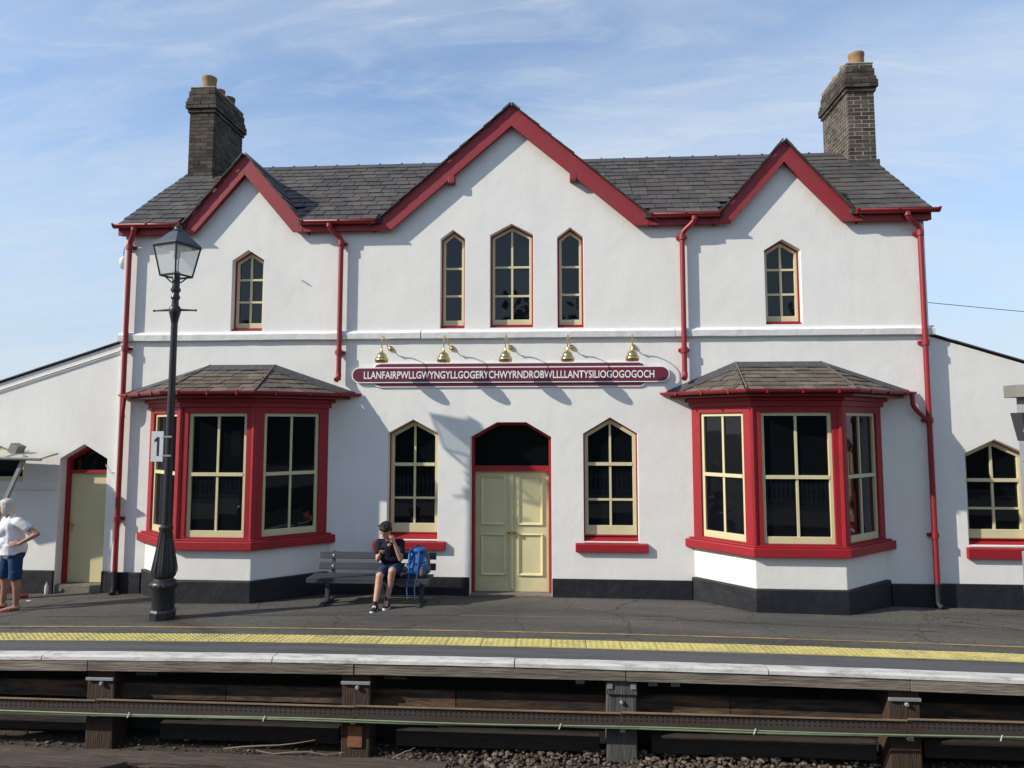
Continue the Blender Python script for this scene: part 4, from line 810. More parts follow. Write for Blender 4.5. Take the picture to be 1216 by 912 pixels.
def bput(CH, it, single, acc):
    x0, x1, y0, y1, z, tg = it; g_ = .0065 if x0 < 0 else .0085; jt = random.uniform(-.0015,.0015)
    dims = (round(x1-x0-2*g_,3), round(y1-y0-2*g_,3)); c = ((x0+x1)/2+(jt if tg in 'lr' else 0), (y0+y1)/2+(jt if tg in 'fb' else 0), z+.037)
    if single:
        if dims not in BM_: BM_[dims] = MB().box(-dims[0]/2,dims[0]/2,-dims[1]/2,dims[1]/2,-.031,.031).mesh('brick','brick')
        o = link('brick', BM_[dims], CH); o.location = c
    else: acc.box(c[0]-dims[0]/2,c[0]+dims[0]/2,c[1]-dims[1]/2,c[1]+dims[1]/2,c[2]-.031,c[2]+.031)
for ci, (CH, items) in enumerate(BR):
    vis = 'r' if ci == 0 else 'l'; items.sort(key=lambda it: (0 if it[5] == 'f' and it[4] > 7.38 else 1 if it[5] == vis and it[4] > 7.38 else 2, -it[4])); acc = MB()
    for i, it in enumerate(items): bput(CH, it, i < 150, acc)
    acc.build('bricks', 'brick', CH, kind='stuff')
# --- cable conduit along the left wing, floodlight on the corner
cd = MB(); cd.tube([(-12,.035,2.50),(-7.45,.035,3.92),(-7.40,.03,3.96),(-7.385,.0,4.02)], .012, 8); cd.tube([(-12,.037,2.545),(-7.45,.037,3.965)], .006, 6); cd.build('conduit', 'render_band', B, True)
fl = MB(); fl.tube(bend([(-7.402,.10,5.72),(-7.47,.10,5.76),(-7.49,.10,5.60),(-7.49,.10,5.55)]), .012, 8); fo = fl.build('wall_light', 'galv', B, True)
MB().lathe([(.02,.0),(.06,-.05),(.065,-.12),(.055,-.19),(.03,-.22)], (-7.49,.10,5.56), 16).build('lamp_shade', 'reflector', fo, True)
hk = MB(); hk.tube([(-4.30,-.003,5.07),(-4.30,-.05,5.07),(-4.27,-.06,5.06)], .008, 6); hk.tube([(-4.30,-.04,5.055),(-4.30,-.04,5.085)], .006, 6); hk.build('wall_hook', 'galv', B)
lw = MB(); lw.tube(bend([(-7.60,.055,2.02),(-7.50,.03,1.86),(-7.40,.03,1.80),(-7.33,.02,1.84),(-7.39,.04,1.90),(-7.52,.05,1.90)]), .005, 6); lw.build('loose_wire', 'render_band', B)

# ================================================================== NAME SIGN
S = thing('name_sign', 'long maroon station name board with white lettering above the entrance', 'sign', (-.87, -.03, 3.48))
def rrect(x0, x1, z0, z1, r, n=6):
    p = []
    for (cx_, cz_, a0) in ((x1-r,z0+r,-90),(x1-r,z1-r,0),(x0+r,z1-r,90),(x0+r,z0+r,180)):
        p += [(cx_+r*math.cos(math.radians(a0+90*i/n)), cz_+r*math.sin(math.radians(a0+90*i/n))) for i in range(n+1)]
    return p
zc_ = 3.485
bp_ = [(-2.95,zc_-.20),(1.22,zc_-.20),(1.28,zc_-.18),(1.34,zc_-.11),(1.35,zc_),(1.34,zc_+.11),(1.28,zc_+.18),(1.22,zc_+.20),(-2.95,zc_+.20),(-3.03,zc_+.18),(-3.09,zc_+.11),(-3.10,zc_),(-3.09,zc_-.11),(-3.03,zc_-.18)]
MB().prism(bp_, .004, .025).build('back_board', 'white', S); MB().prism(inset(bp_,.018), .0255, .029).build('back_panel', 'maroon', S)
fp_ = rrect(-3.425,1.69,zc_-.128,zc_+.128,.126); fb = MB().prism(fp_, .0295, .050).build('front_board', 'white', S); MB().prism(inset(fp_,.018), .0505, .054).build('front_panel', 'maroon', S)
def text(body, x0, x1, zbase, n, cap, m, parent, off=.0, name='lettering', fr=FAC, ext=.002):
    cu = bpy.data.curves.new('t','FONT'); cu.body = body; cu.size = 1.0; cu.offset = off; cu.resolution_u = 3; to = bpy.data.objects.new('t', cu); COL.objects.link(to)
    dg = bpy.context.evaluated_depsgraph_get(); me = bpy.data.meshes.new_from_object(to.evaluated_get(dg)); bpy.data.objects.remove(to)
    vs_ = [v.co.copy() for v in me.vertices]; ux0 = min(v.x for v in vs_); ux1 = max(v.x for v in vs_); uy1 = max(v.y for v in vs_); uy0 = min(v.y for v in vs_)
    for v, c in zip(me.vertices, vs_):
        v.co = fr(x0+(c.x-ux0)/(ux1-ux0)*(x1-x0), zbase+(c.y-uy0)/(uy1-uy0)*cap, n)
    me.materials.clear(); me.materials.append(M[m]); o = link(name, me, parent); return o
text('LLANFAIRPWLLGWYNGYLLGOGERYCHWYRNDROBWLLLLANTYSILIOGOGOGOCH', -3.22, 1.45, zc_-.062, .057, .122, 'white', S, off=.013)
# brass swan-neck lamps over the sign
lx = [(-2.85,-2.80),(-1.86,-1.785),(-.885,-.825),(.083,.15),(1.08,1.13)]
desc = ['leftmost brass bell lamp above the station name board', 'second brass bell lamp from the left above the name board', 'middle brass bell lamp of the five above the name board', 'fourth brass bell lamp from the left above the name board', 'rightmost brass bell lamp above the station name board']
for (sx, wx), ds in zip(lx, desc):
    L_ = thing('sign_lamp', ds, 'lamp', (wx, 0, 3.92), 'brass lamps above the name board'); yS = -.37
    MB().lathe([(.045,0),(.045,.012),(.03,.03),(.012,.04)], (wx,-.002,3.92), 14, (0,-1,0)).build('wall_rose', 'brass', L_, True)
    pts = [(wx,-.03,3.92),(wx,-.06,3.90),(wx+(sx-wx)*.3,-.11,3.93),(wx+(sx-wx)*.6,-.19,4.03),(wx+(sx-wx)*.85,-.29,4.085),(sx,-.355,4.06),(sx,yS,4.0),(sx,yS,3.86)]
    P_ = [Vector(p) for p in pts]; sm_ = []
    for i in range(len(P_)-1):
        a, b, c, d = P_[max(i-1,0)], P_[i], P_[i+1], P_[min(i+2,len(P_)-1)]
        for t_ in np.linspace(0,1,5)[:-1]: sm_.append(.5*((2*b)+(c-a)*t_+(2*a-5*b+4*c-d)*t_**2+(3*b-a-3*c+d)*t_**3))
    sm_.append(P_[-1]); MB().tube(sm_, .0085, 8).build('arm', 'brass', L_, True)
    MB().lathe([(.013,.0),(.018,-.02),(.022,-.045),(.045,-.062),(.068,-.085),(.080,-.115),(.084,-.135),(.101,-.15),(.108,-.175),(.104,-.20),(.09,-.215),(.075,-.213)], (sx,yS,3.875), 24).build('shade', 'brass', L_, True)
    MB().lathe([(.014,-.01),(.018,0),(.014,.012)], (wx+(sx-wx)*.3,-.11,3.93), 10, (0,-1,1)).build('knuckle', 'brass', L_, True)

# ================================================================== LAMP POST
lx0, ly0 = -5.64, -1.50; lz = gz(lx0)
P = thing('lamp_post', 'black cast iron lamp post with square glass lantern and ladder bar', 'lamp post', (lx0, ly0, lz))
MB().lathe([(.178,0),(.178,.115),(.162,.135),(.150,.15)], (lx0,ly0,lz), 8).build('base', 'iron', P, bevel=.008)
pr = [(.150,.151),(.150,.40),(.172,.43),(.184,.46),(.184,.50),(.165,.525),(.135,.545),(.128,.57),(.150,.60),(.162,.64),(.160,.68),(.140,.80),(.115,.95),(.094,1.10),(.085,1.22),(.096,1.24),(.096,1.275),(.080,1.29),(.058,1.31),(.056,1.6),(.050,3.0),(.046,4.20)]
sh = MB().lathe(pr, (lx0,ly0,lz), 24).build('shaft', 'iron', P, True)
for i in range(10):                                              # leaf ribs on the bell of the base
    a = 2*math.pi*i/10; pts = [(lx0+r*math.cos(a), ly0+r*math.sin(a), lz+z) for r, z in ((.158,.64),(.158,.70),(.138,.82),(.114,.96),(.094,1.10),(.086,1.20))]
    MB().tube(pts, [.014,.016,.014,.012,.010,.007], 6).build('rib', 'iron', sh, True)
for i in range(18): a = 2*math.pi*i/18; MB().ell((lx0+.182*math.cos(a), ly0+.182*math.sin(a), lz+.48), (.014,.014,.018), n=8).build('bead', 'iron', sh, True)
MB().lathe([(.046,4.2),(.052,4.24),(.075,4.34),(.085,4.39),(.075,4.44),(.050,4.47),(.048,4.55),(.064,4.57),(.064,4.60),(.050,4.62),(.050,4.66),(.070,4.68),(.070,4.71),(.052,4.73),(.055,4.95),(.04,4.97)], (lx0,ly0,lz), 20).build('neck', 'iron', P, True)
lb = MB(); lb.tube([(lx0-.31,ly0,lz+4.39),(lx0-.07,ly0,lz+4.40),(lx0+.07,ly0,lz+4.40),(lx0+.31,ly0,lz+4.39)], [.011,.02,.02,.011], 10); lb.ell((lx0-.315,ly0,lz+4.39),(.018,.018,.018)); lb.ell((lx0+.315,ly0,lz+4.39),(.018,.018,.018)); lb.build('ladder_bar', 'iron', P, True)
z0, z1, z2, z3 = lz+4.90, lz+5.34, lz+5.56, lz+5.62; h0, h1, h2 = .215, .315, .105
cor = lambda h, z, a0=math.radians(-64): [Vector((lx0+h*math.cos(a0+i*math.pi/2), ly0+h*math.sin(a0+i*math.pi/2), z)) for i in range(4)]
a, b, c = cor(h0,z0), cor(h1,z1), cor(h2,z2); LT = MB()
for i in range(4): LT.tube([a[i],b[i]], .013, 6); LT.tube([a[i],a[(i+1)%4]], .016, 6); LT.tube([b[i],b[(i+1)%4]], .018, 6)
for i in range(4):
    e = a[i].lerp(Vector((lx0,ly0,z0)), .25); LT.tube([e, e.lerp(Vector((lx0,ly0,z0-.10)), .55)+Vector((0,0,-.03)), Vector((lx0,ly0,z0-.12))], .010, 6)
lan = LT.build('lantern', 'iron', P)
for i in range(4):
    j = (i+1)%4; q = [a[i],a[j],b[j],b[i]]; cc = sum(q, Vector())/4; q = [p.lerp(cc,.03) for p in q]; nn = (q[1]-q[0]).cross(q[3]-q[0]).normalized()*.002
    MB().add([p+nn for p in q]+[p-nn for p in q], [(0,1,2,3),(7,6,5,4),(0,4,5,1),(1,5,6,2),(2,6,7,3),(3,7,4,0)]).build('glass_panel', 'lglass', lan)
b2_, c2_ = cor(h1+.025,z1+.012), c; RF = MB(); RF.add(b2_+c2_, [(0,1,5,4),(1,2,6,5),(2,3,7,6),(3,0,4,7),(3,2,1,0),(4,5,6,7)]); RF.build('lantern_roof', 'lamp_roof', lan, bevel=.006)
MB().lathe([(.075,0),(.085,.02),(.055,.045),(.05,.07),(.062,.085),(.03,.105)], (lx0,ly0,z2-.005), 14).build('finial', 'lamp_roof', lan, True)
MB().lathe([(.19,-.012),(.20,-.03),(.10,-.055),(.03,-.06)], (lx0,ly0,z1-.0), 24).build('reflector', 'reflector', lan, True)
MB().lathe([(.03,-.06),(.045,-.10),(.05,-.15),(.03,-.19)], (lx0,ly0,z1), 14).build('bulb', 'reflector', lan, True)
N_ = thing('platform_number_sign', 'small pale plate with a black 1 clamped to the lamp post', 'sign', (-5.79, -1.53, 2.37))
MB().prism([(-5.885,2.155),(-5.705,2.155),(-5.705,2.585),(-5.885,2.585)], 1.545, 1.552).build('plate', 'plate', N_, bevel=.002)
one = [(-5.8655,2.24),(-5.765,2.24),(-5.765,2.51),(-5.795,2.51),(-5.865,2.485),(-5.835,2.455),(-5.835,2.42),(-5.8655,2.432)]
MB().prism([(-5.80,2.235),(-5.765,2.235),(-5.765,2.505),(-5.80,2.505)], 1.5524, 1.5535).prism([(-5.838,2.425),(-5.8005,2.45),(-5.8005,2.505),(-5.838,2.465)], 1.5524, 1.5535).build('numeral', 'ink', N_)
for z in (2.24, 2.51): MB().box(-5.72,-5.585,-1.556,-1.5525,z-.012,z+.012).build('clamp', 'galv', N_)

P.location = (-5.415, -1.89, gz(-5.415,-1.89)-.003); P.scale = (.96,)*3; N_.location = (-5.558, -1.918, 2.381); N_.scale = (.96,)*3
# ================================================================== BENCH
BX0, BX1 = -3.77, -1.96; bz0 = gz(-2.9)
BN = thing('bench', 'dark painted slatted platform bench with iron legs under the window', 'bench', (-2.86, -.65, bz0))
for i, (z0, y) in enumerate(((.60,-.36),(.445,-.385))): MB().obox(((BX0+BX1)/2, y, bz0+z0+.055), ((BX1-BX0)/2,0,0), (0,.014,-.004), (0,.012,.05)).build('back_slat', 'bench', BN, bevel=.006)
for i in range(3): MB().box(BX0-.03, BX1-.02, -.86+i*.145, -.735+i*.145, bz0+.375, bz0+.405).build('seat_slat', 'bench', BN, bevel=.006)
MB().box(BX0-.03, BX1-.02, -.868, -.838, bz0+.335, bz0+.374).build('front_rail', 'bench', BN, bevel=.006)
for x in (-3.55, -2.13):
    lg = MB(); lg.obox((x,-.36,bz0+.54), (.028,0,0), (0,.016,.0), (0,.018,.18)); lg.obox((x,-.64,bz0+.352), (.026,0,0), (0,.26,0), (0,0,.022)); lg.obox((x,-.62,bz0+.19), (.030,0,0), (0,.035,.0), (0,.02,.155))
    lg.obox((x,-.66,bz0+.03), (.03,0,0), (0,.22,-.012), (0,.0,.018)); lg.obox((x,-.875,bz0+.022), (.034,0,0), (0,.05,0), (0,0,.022)); lg.obox((x,-.43,bz0+.022), (.034,0,0), (0,.05,0), (0,0,.022))
    L_ = lg.build('leg', 'bench', BN, bevel=.006)
    for z, y in ((.655,-.376),(.50,-.402)): MB().lathe([(.016,0),(.016,.004),(.010,.012)], (x,y,bz0+z), 10, (0,-1,0)).build('bolt', 'tie', L_, True)

# ================================================================== PEOPLE
def blob(name, m, mb, parent, vox=.009, smooth=4, sub=0):
    me = mb.mesh(name, m); o = bpy.data.objects.new(name, me); COL.objects.link(o)
    r = o.modifiers.new('r','REMESH'); r.mode = 'VOXEL'; r.voxel_size = vox
    if smooth: s_ = o.modifiers.new('s','SMOOTH'); s_.factor = .5; s_.iterations = smooth
    dg = bpy.context.evaluated_depsgraph_get(); me2 = bpy.data.meshes.new_from_object(o.evaluated_get(dg)); bpy.data.objects.remove(o)
    me2.polygons.foreach_set('use_smooth', [True]*len(me2.polygons)); me2.materials.clear(); me2.materials.append(M[m]); me2.name = name
    return link(name, me2, parent)
def head(mb, c, fwd, up, s=1.0, jaw=True):
    """skull, jaw, nose, ears; returns axes"""
    f_ = Vector(fwd).normalized(); r_ = f_.cross(Vector(up)).normalized(); u_ = r_.cross(f_); R_ = Matrix((r_, f_, u_)).transposed().to_quaternion(); c = Vector(c)
    mb.ell(c+u_*.02*s, (.074*s,.095*s,.098*s), R_); mb.ell(c+f_*.022*s-u_*.045*s, (.056*s,.068*s,.068*s), R_)
    mb.ell(c+f_*.062*s-u_*.085*s, (.030*s,.026*s,.024*s), R_)                                   # chin
    mb.capsule(c+f_*.092*s+u_*.005*s, c+f_*.112*s-u_*.030*s, .009*s, .013*s); mb.ell(c+f_*.078*s+u_*.032*s, (.045*s,.018*s,.010*s), R_)   # nose, brow
    mb.ell(c+f_*.083*s-u_*.055*s, (.025*s,.012*s,.008*s), R_)                                   # lips
    for k in (-1,1): mb.ell(c+r_*.076*s*k-f_*.005*s-u_*.005*s, (.010*s,.022*s,.034*s), R_)
    return r_, f_, u_, R_
def hand(mb, w, d, nrm, curl=.6, spread=.18, s=1.0, thumb=1):
    """palm from wrist w along d, back of hand normal nrm; four fingers and a thumb"""
    d = Vector(d).normalized(); nrm = Vector(nrm); nrm = (nrm-d*nrm.dot(d)).normalized(); sd_ = d.cross(nrm); w = Vector(w)
    for k in (-1.5,-.5,.5,1.5): mb.capsule(w, w+d*.078*s+sd_*k*.019*s, .017*s, .012*s, 8)
    for k, ln in ((-1.5,.062),(-.5,.074),(.5,.078),(1.5,.070)):
        p = w+d*.08*s+sd_*k*.020*s; dd = (d+sd_*k*spread*.15).normalized(); q = p+dd*ln*.5*s-nrm*curl*.012*s; e = q+(dd*(1-curl*.75)-nrm*curl).normalized()*ln*.55*s
        mb.capsule(p, q, .0095*s, .0085*s, 8); mb.capsule(q, e, .0085*s, .0070*s, 8)
    p = w+d*.025*s+sd_*thumb*.026*s; q = p+(d*.7+sd_*thumb*.7-nrm*.25).normalized()*.038*s; e = q+(d*.9+sd_*thumb*.1-nrm*.5).normalized()*.032*s; mb.capsule(p,q,.0125*s,.0105*s,8); mb.capsule(q,e,.0105*s,.008*s,8)
# ---- seated teenager
hipY = -.52; sz = bz0+.405
Q = thing('person', 'seated person in navy t-shirt and denim shorts looking at a phone', 'person', (-2.6, -.6, bz0))
hc = Vector((-2.655,-.735,1.075)); fwd = Vector((-.30,-.82,-.50)); upv = Vector((-.06,-.45,.9))
sL, sR = Vector((-2.785,-.61,.885)), Vector((-2.455,-.585,.885)); eL, eR = Vector((-2.775,-.70,.655)), Vector((-2.43,-.72,.665)); wL, wR = Vector((-2.70,-.86,.765)), Vector((-2.505,-.80,.905))
hL, hR = Vector((-2.69,hipY,sz+.085)), Vector((-2.50,hipY,sz+.085)); kL, kR = Vector((-2.675,-.98,sz+.075)), Vector((-2.495,-.97,sz+.145)); aL, aR = Vector((-2.705,-1.10,bz0+.085)), Vector((-2.575,-.93,bz0+.115))
b = MB(); head(b, hc, fwd, upv, .93); b.capsule((-2.625,-.625,.93), hc-upv*.05, .050, .047)
b.capsule((-2.61,hipY,sz+.10), (-2.61,-.56,sz+.28), .105, .095); b.capsule((-2.61,-.56,.70), (-2.62,-.60,.86), .10, .105); b.capsule(sL, sR, .055, .055); b.capsule((-2.62,-.60,.88),(-2.625,-.62,.95),.075,.05)
for s_, e_, w_ in ((sL,eL,wL),(sR,eR,wR)): b.capsule(s_, e_, .044, .036); b.capsule(e_, e_.lerp(w_,.35), .037, .036); b.capsule(e_.lerp(w_,.35), w_, .036, .023)
hand(b, wL, (.35,-.75,.35), (-.3,-.5,-.75), .75, s=.92, thumb=1); hand(b, wR, (-.25,-.22,.85), (.75,-.5,.1), .7, s=.92, thumb=-1)
for h_, k_, a_ in ((hL,kL,aL),(hR,kR,aR)):
    b.capsule(h_, k_, .080, .055); c_ = k_.lerp(a_,.3)+Vector((0,.018,0)); b.capsule(k_, c_, .053, .052); b.capsule(c_, a_, .051, .033)
b.capsule(aL, aL+Vector((0,-.10,-.05)), .032, .026); b.capsule(aR, aR+Vector((.01,-.10,-.05)), .032, .026)
body = blob('body', 'skin', b, Q, .0075, 3)
sh_ = MB(); sh_.capsule((-2.61,hipY-.01,sz+.06), (-2.61,-.55,sz+.26), .125, .112); sh_.capsule((-2.61,-.555,.68), (-2.62,-.60,.84), .118, .122); sh_.capsule(sL.lerp(sR,.06), sR.lerp(sL,.06), .058, .058); sh_.capsule((-2.68,-.60,.80),(-2.55,-.59,.80),.105,.105); sh_.capsule((-2.67,-.55,sz+.12),(-2.55,-.55,sz+.12),.115,.115); sh_.capsule((-2.67,-.57,.66),(-2.55,-.565,.66),.108,.108); sh_.capsule((-2.62,-.605,.885),(-2.625,-.615,.925),.085,.066)
for s_, e_ in ((sL,eL),(sR,eR)): sh_.capsule(s_, s_.lerp(e_,.55), .057, .060)
tee = blob('t_shirt', 'tee_navy', sh_, body, .010, 3)
MB().ell((-2.60,-.722,.87), (.026,.012,.026), Matrix.Rotation(math.radians(-35),4,'X').to_quaternion()).build('shirt_print', 'tee_print', tee, True)
st = MB(); st.capsule((-2.60,hipY,sz+.085), (-2.60,hipY-.05,sz+.085), .135, .13)
for h_, k_ in ((hL,kL),(hR,kR)): st.capsule(h_, h_.lerp(k_,.86), .098, .077)
blob('shorts', 'denim', st, body, .010, 3)
r_ = fwd.normalized().cross(upv).normalized(); f_ = fwd.normalized(); u_ = r_.cross(f_); Rq = Matrix((r_,f_,u_)).transposed().to_quaternion()
hr = MB(); hr.ell(hc+u_*.055-f_*.016, (.088,.100,.082), Rq); hr.ell(hc-f_*.050+u_*.005, (.078,.058,.085), Rq); hr.ell(hc+u_*.085+f_*.045, (.066,.046,.030), Rq); hr.ell(hc+u_*.070+f_*.075-r_*.015, (.052,.022,.026), Rq)
for k in range(70):
    a = random.uniform(0,6.28); e_ = random.uniform(.15,1.25); q = hc+u_*(.055+.075*math.sin(e_))+r_*math.cos(a)*.084*math.cos(e_)+f_*(math.sin(a)*.095*math.cos(e_)-.014)
    hr.capsule(q, q+(q-hc).normalized()*random.uniform(.008,.03)+f_*random.uniform(-.005,.03)+r_*random.uniform(-.025,.015)-u_*random.uniform(0,.02), .014, .005, 6)
blob('hair', 'hair', hr, body, .0055, 0)
for k in (-1,1): MB().ell(hc+f_*.082+r_*.030*k+u_*.012, (.014,.007,.007), Rq, 10).build('eye', 'ink', body, True)
for (a_, dx_) in ((aL,-.01),(aR,.012)):
    z0 = a_.z-.085; f2 = Vector((dx_,-1,0)).normalized()
    if a_ is aR: z0 = bz0+.004
    else: z0 = bz0+.002
    so = MB(); an = Vector((a_.x,a_.y,z0))
    so.capsule(an+Vector((0,.045,.05)), an+f2*.06+Vector((0,0,.045)), .042, .040); so.capsule(an+f2*.05+Vector((0,0,.04)), an+f2*.15+Vector((0,0,.035)), .042, .034); so.capsule(an+Vector((0,.01,.06)), a_+Vector((0,0,.025)), .044, .042)
    S_ = blob('shoe', 'canvas', so, body, .008, 2)
    pl = []
    for t_ in np.linspace(0, 2*math.pi, 18, endpoint=False):
        q = an+f2*(.055+.135*math.sin(t_))+Vector((.048*math.cos(t_),0,0)); pl.append((q.x,q.y))
    if sum(pl[i][0]*pl[(i+1)%18][1]-pl[(i+1)%18][0]*pl[i][1] for i in range(18)) < 0: pl.reverse()
    MB().hprism(pl, z0-.001, z0+.026).build('sole', 'rubber', S_, bevel=.006)
    MB().ell(an+f2*.150+Vector((0,0,.034)), (.034,.036,.026)).build('toe_cap', 'rubber', S_, True)
    for k in range(4): q = an+f2*(.045+.018*k)+Vector((0,0,.088-.010*k)); MB().tube([q+Vector((-.026,0,-.006)), q+Vector((0,0,.004)), q+Vector((.026,0,-.006))], .006, 6).build('lace', 'rubber', S_)
    MB().lathe([(.038,-.02),(.040,.03)], a_+Vector((0,0,.035)), 14).build('sock', 'canvas', S_, True)
ph = MB(); phc = Vector((-2.655,-.935,.815)); zx = Vector((.9,0,.1)).normalized(); zy = Vector((0,-.45,.75)).normalized(); ph.obox(phc, zx*.036, zy*.07, zx.cross(zy)*.0045)
pho = tag(ph.build('phone', 'ink', bevel=.003), 'black mobile phone held up by the seated person', 'phone')
# ---- backpack and small bag
K = thing('backpack', 'blue hiking backpack with grey side panel standing on the bench', 'backpack', (-2.18, -.60, sz))
b = MB(); b.capsule((-2.25,-.62,sz+.10),(-2.23,-.58,sz+.32),.10,.085); b.capsule((-2.12,-.62,sz+.10),(-2.13,-.58,sz+.30),.10,.085); b.capsule((-2.20,-.68,sz+.11),(-2.19,-.62,sz+.30),.095,.08); b.ell((-2.19,-.60,sz+.38),(.125,.11,.055)); b.ell((-2.10,-.66,sz+.11),(.085,.09,.10))
kb = blob('pack_body', 'pack', b, K, .011, 3)
b = MB(); b.capsule((-2.055,-.64,sz+.10),(-2.07,-.60,sz+.30),.062,.055); blob('side_panel', 'pack_grey', b, K, .010, 3)
b = MB(); b.capsule((-2.105,-.745,sz+.07),(-2.11,-.74,sz+.14),.055,.05); blob('mesh_pocket', 'pack_grey', b, K, .010, 3)
for (x, dx_) in ((-2.285,-.01),(-2.17,.02)):
    MB().tube([(x,-.66,sz+.40),(x+dx_,-.73,sz+.34),(x+dx_,-.78,sz+.20),(x+dx_*.5,-.79,sz+.08),(x-.005,-.80,sz-.01),(x,-.885,sz-.02),(x-.01,-.895,sz-.14),(x+.005,-.893,sz-.27)], [.016,.018,.018,.014,.012,.011,.010,.008], 8).build('strap', 'pack' if dx_ < 0 else 'strap', K, True)
MB().tube([(-2.30,-.69,sz+.24),(-2.22,-.775,sz+.22),(-2.13,-.75,sz+.20),(-2.04,-.70,sz+.23)], .009, 6).build('strap', 'strap', K, True)
MB().tube([(-2.22,-.60,sz+.42),(-2.20,-.62,sz+.455),(-2.17,-.62,sz+.455),(-2.15,-.60,sz+.42)], .009, 6).build('handle', 'strap', K, True)
b = MB(); b.ell((-2.375,-.66,sz+.075),(.075,.075,.078)); b.ell((-2.34,-.62,sz+.135),(.055,.06,.06)); b.ell((-2.41,-.70,sz+.05),(.05,.055,.05))
tag(blob('small_bag', 'bag', b, None, .009, 2), 'small crumpled black and white patterned bag beside the backpack', 'bag')

for t_ in (BN, Q, K): t_.location += Vector((.03, -.115, gz(-2.9,-.75)-gz(-2.9)))
for t_ in (pho, bpy.data.objects['small_bag']): t_.location += Vector((.03, -.115, gz(-2.9,-.75)-gz(-2.9)))
# ---- standing woman at the left edge
wz = gz(-8.3); W_ = thing('person', 'standing person with white hair in white t-shirt and blue shorts, hand on hip', 'person', (-8.3, -1.1, wz))
V = lambda x, y, z: Vector((x, y, z+wz))
hc = V(-8.425,-1.13,1.525); fwd = Vector((-.93,-.36,-.06)); upv = Vector((0,0,1))
b = MB(); head(b, hc, fwd, upv, .98); b.capsule(V(-8.36,-1.10,1.36), hc-Vector((-.02,0,.07)), .052, .048)
sF, sB = V(-8.17,-1.17,1.315), V(-8.50,-1.0,1.315); eF, wF = V(-7.90,-1.13,1.135), V(-8.09,-1.24,1.005); eB, wB = V(-8.62,-.98,1.08), V(-8.66,-1.1,.86)
b.capsule(V(-8.31,-1.08,.90), V(-8.33,-1.09,1.25), .135, .125); b.capsule(sF, sB, .055, .055)
for s_, e_, w_ in ((sF,eF,wF),(sB,eB,wB)): b.capsule(s_, e_, .046, .038); b.capsule(e_, e_.lerp(w_,.35), .040, .037); b.capsule(e_.lerp(w_,.35), w_, .037, .025)
hand(b, wF, (-.9,-.25,.05), (-.15,-.9,.3), .35, s=.95, thumb=1); hand(b, wB, (-.2,-.5,-.8), (-.8,0,.2), .5, s=.95)
for h_, k_, a_ in ((V(-8.23,-1.12,.86), V(-8.20,-1.14,.47), V(-8.205,-1.09,.085)), (V(-8.41,-1.02,.86), V(-8.46,-1.03,.47), V(-8.50,-.98,.085))):
    b.capsule(h_, k_, .088, .058); c_ = k_.lerp(a_,.32)+Vector((.02,.0,0)); b.capsule(k_, c_, .056, .056); b.capsule(c_, a_, .055, .036)
    b.capsule(a_+Vector((.03,.01,-.035)), a_+Vector((-.10,-.06,-.052)), .036, .030); b.capsule(a_+Vector((-.10,-.06,-.055)), a_+Vector((-.155,-.09,-.06)), .030, .022)
body = blob('body', 'skin_old', b, W_, .0085, 3)
b = MB(); b.capsule(V(-8.30,-1.08,.90), V(-8.32,-1.08,1.08), .168, .158); b.capsule(V(-8.32,-1.08,1.05), V(-8.335,-1.09,1.25), .160, .135); b.ell(V(-8.40,-1.15,1.17), (.10,.11,.10)); b.ell(V(-8.38,-1.12,.98), (.12,.14,.12)); b.capsule(sF, sB, .068, .068); b.capsule(V(-8.34,-1.09,1.33), V(-8.35,-1.09,1.365), .09, .07)
b.capsule(sF, sF.lerp(eF,.45), .068, .064); b.capsule(sB, sB.lerp(eB,.45), .068, .064); b.capsule(V(-8.33,-1.09,.92), V(-8.27,-1.08,.92), .165, .160); b.lathe([(.175,-.09),(.172,.06)], V(-8.30,-1.085,.92), 20)
blob('t_shirt', 'tee_white', b, body, .010, 4)
b = MB(); b.capsule(V(-8.25,-1.09,.84), V(-8.37,-1.05,.84), .13, .13)
for h_, k_ in ((V(-8.23,-1.12,.84), V(-8.20,-1.14,.53)), (V(-8.41,-1.02,.84), V(-8.46,-1.03,.53))): b.capsule(h_, k_, .100, .086); b.lathe([(.088,-.06),(.090,.06)], k_, 16)
blob('shorts', 'denim2', b, body, .010, 3)
f_ = fwd.normalized(); r_ = f_.cross(upv).normalized(); u_ = r_.cross(f_); Rq = Matrix((r_,f_,u_)).transposed().to_quaternion()
b = MB(); b.ell(hc+u_*.050-f_*.022, (.094,.100,.085), Rq); b.ell(hc-f_*.055-u_*.025, (.092,.066,.105), Rq); b.ell(hc+r_*.072-u_*.02-f_*.022, (.026,.062,.098), Rq); b.ell(hc-r_*.072-u_*.02-f_*.022, (.026,.062,.098), Rq); b.ell(hc+u_*.085+f_*.055, (.066,.034,.026), Rq)
blob('hair', 'hair_w', b, body, .008, 2)
for k in (-1,1): MB().ell(hc+f_*.092+r_*.032*k+u_*.012, (.026,.010,.019), Rq, 12).build('sunglass_lens', 'ink', body, True)
MB().tube([hc+r_*.085-f_*.01+u_*.018, hc+r_*.072+f_*.075+u_*.018, hc+r_*.03+f_*.102+u_*.02, hc-r_*.03+f_*.102+u_*.02], .004, 6).build('sunglass_frame', 'ink', body)
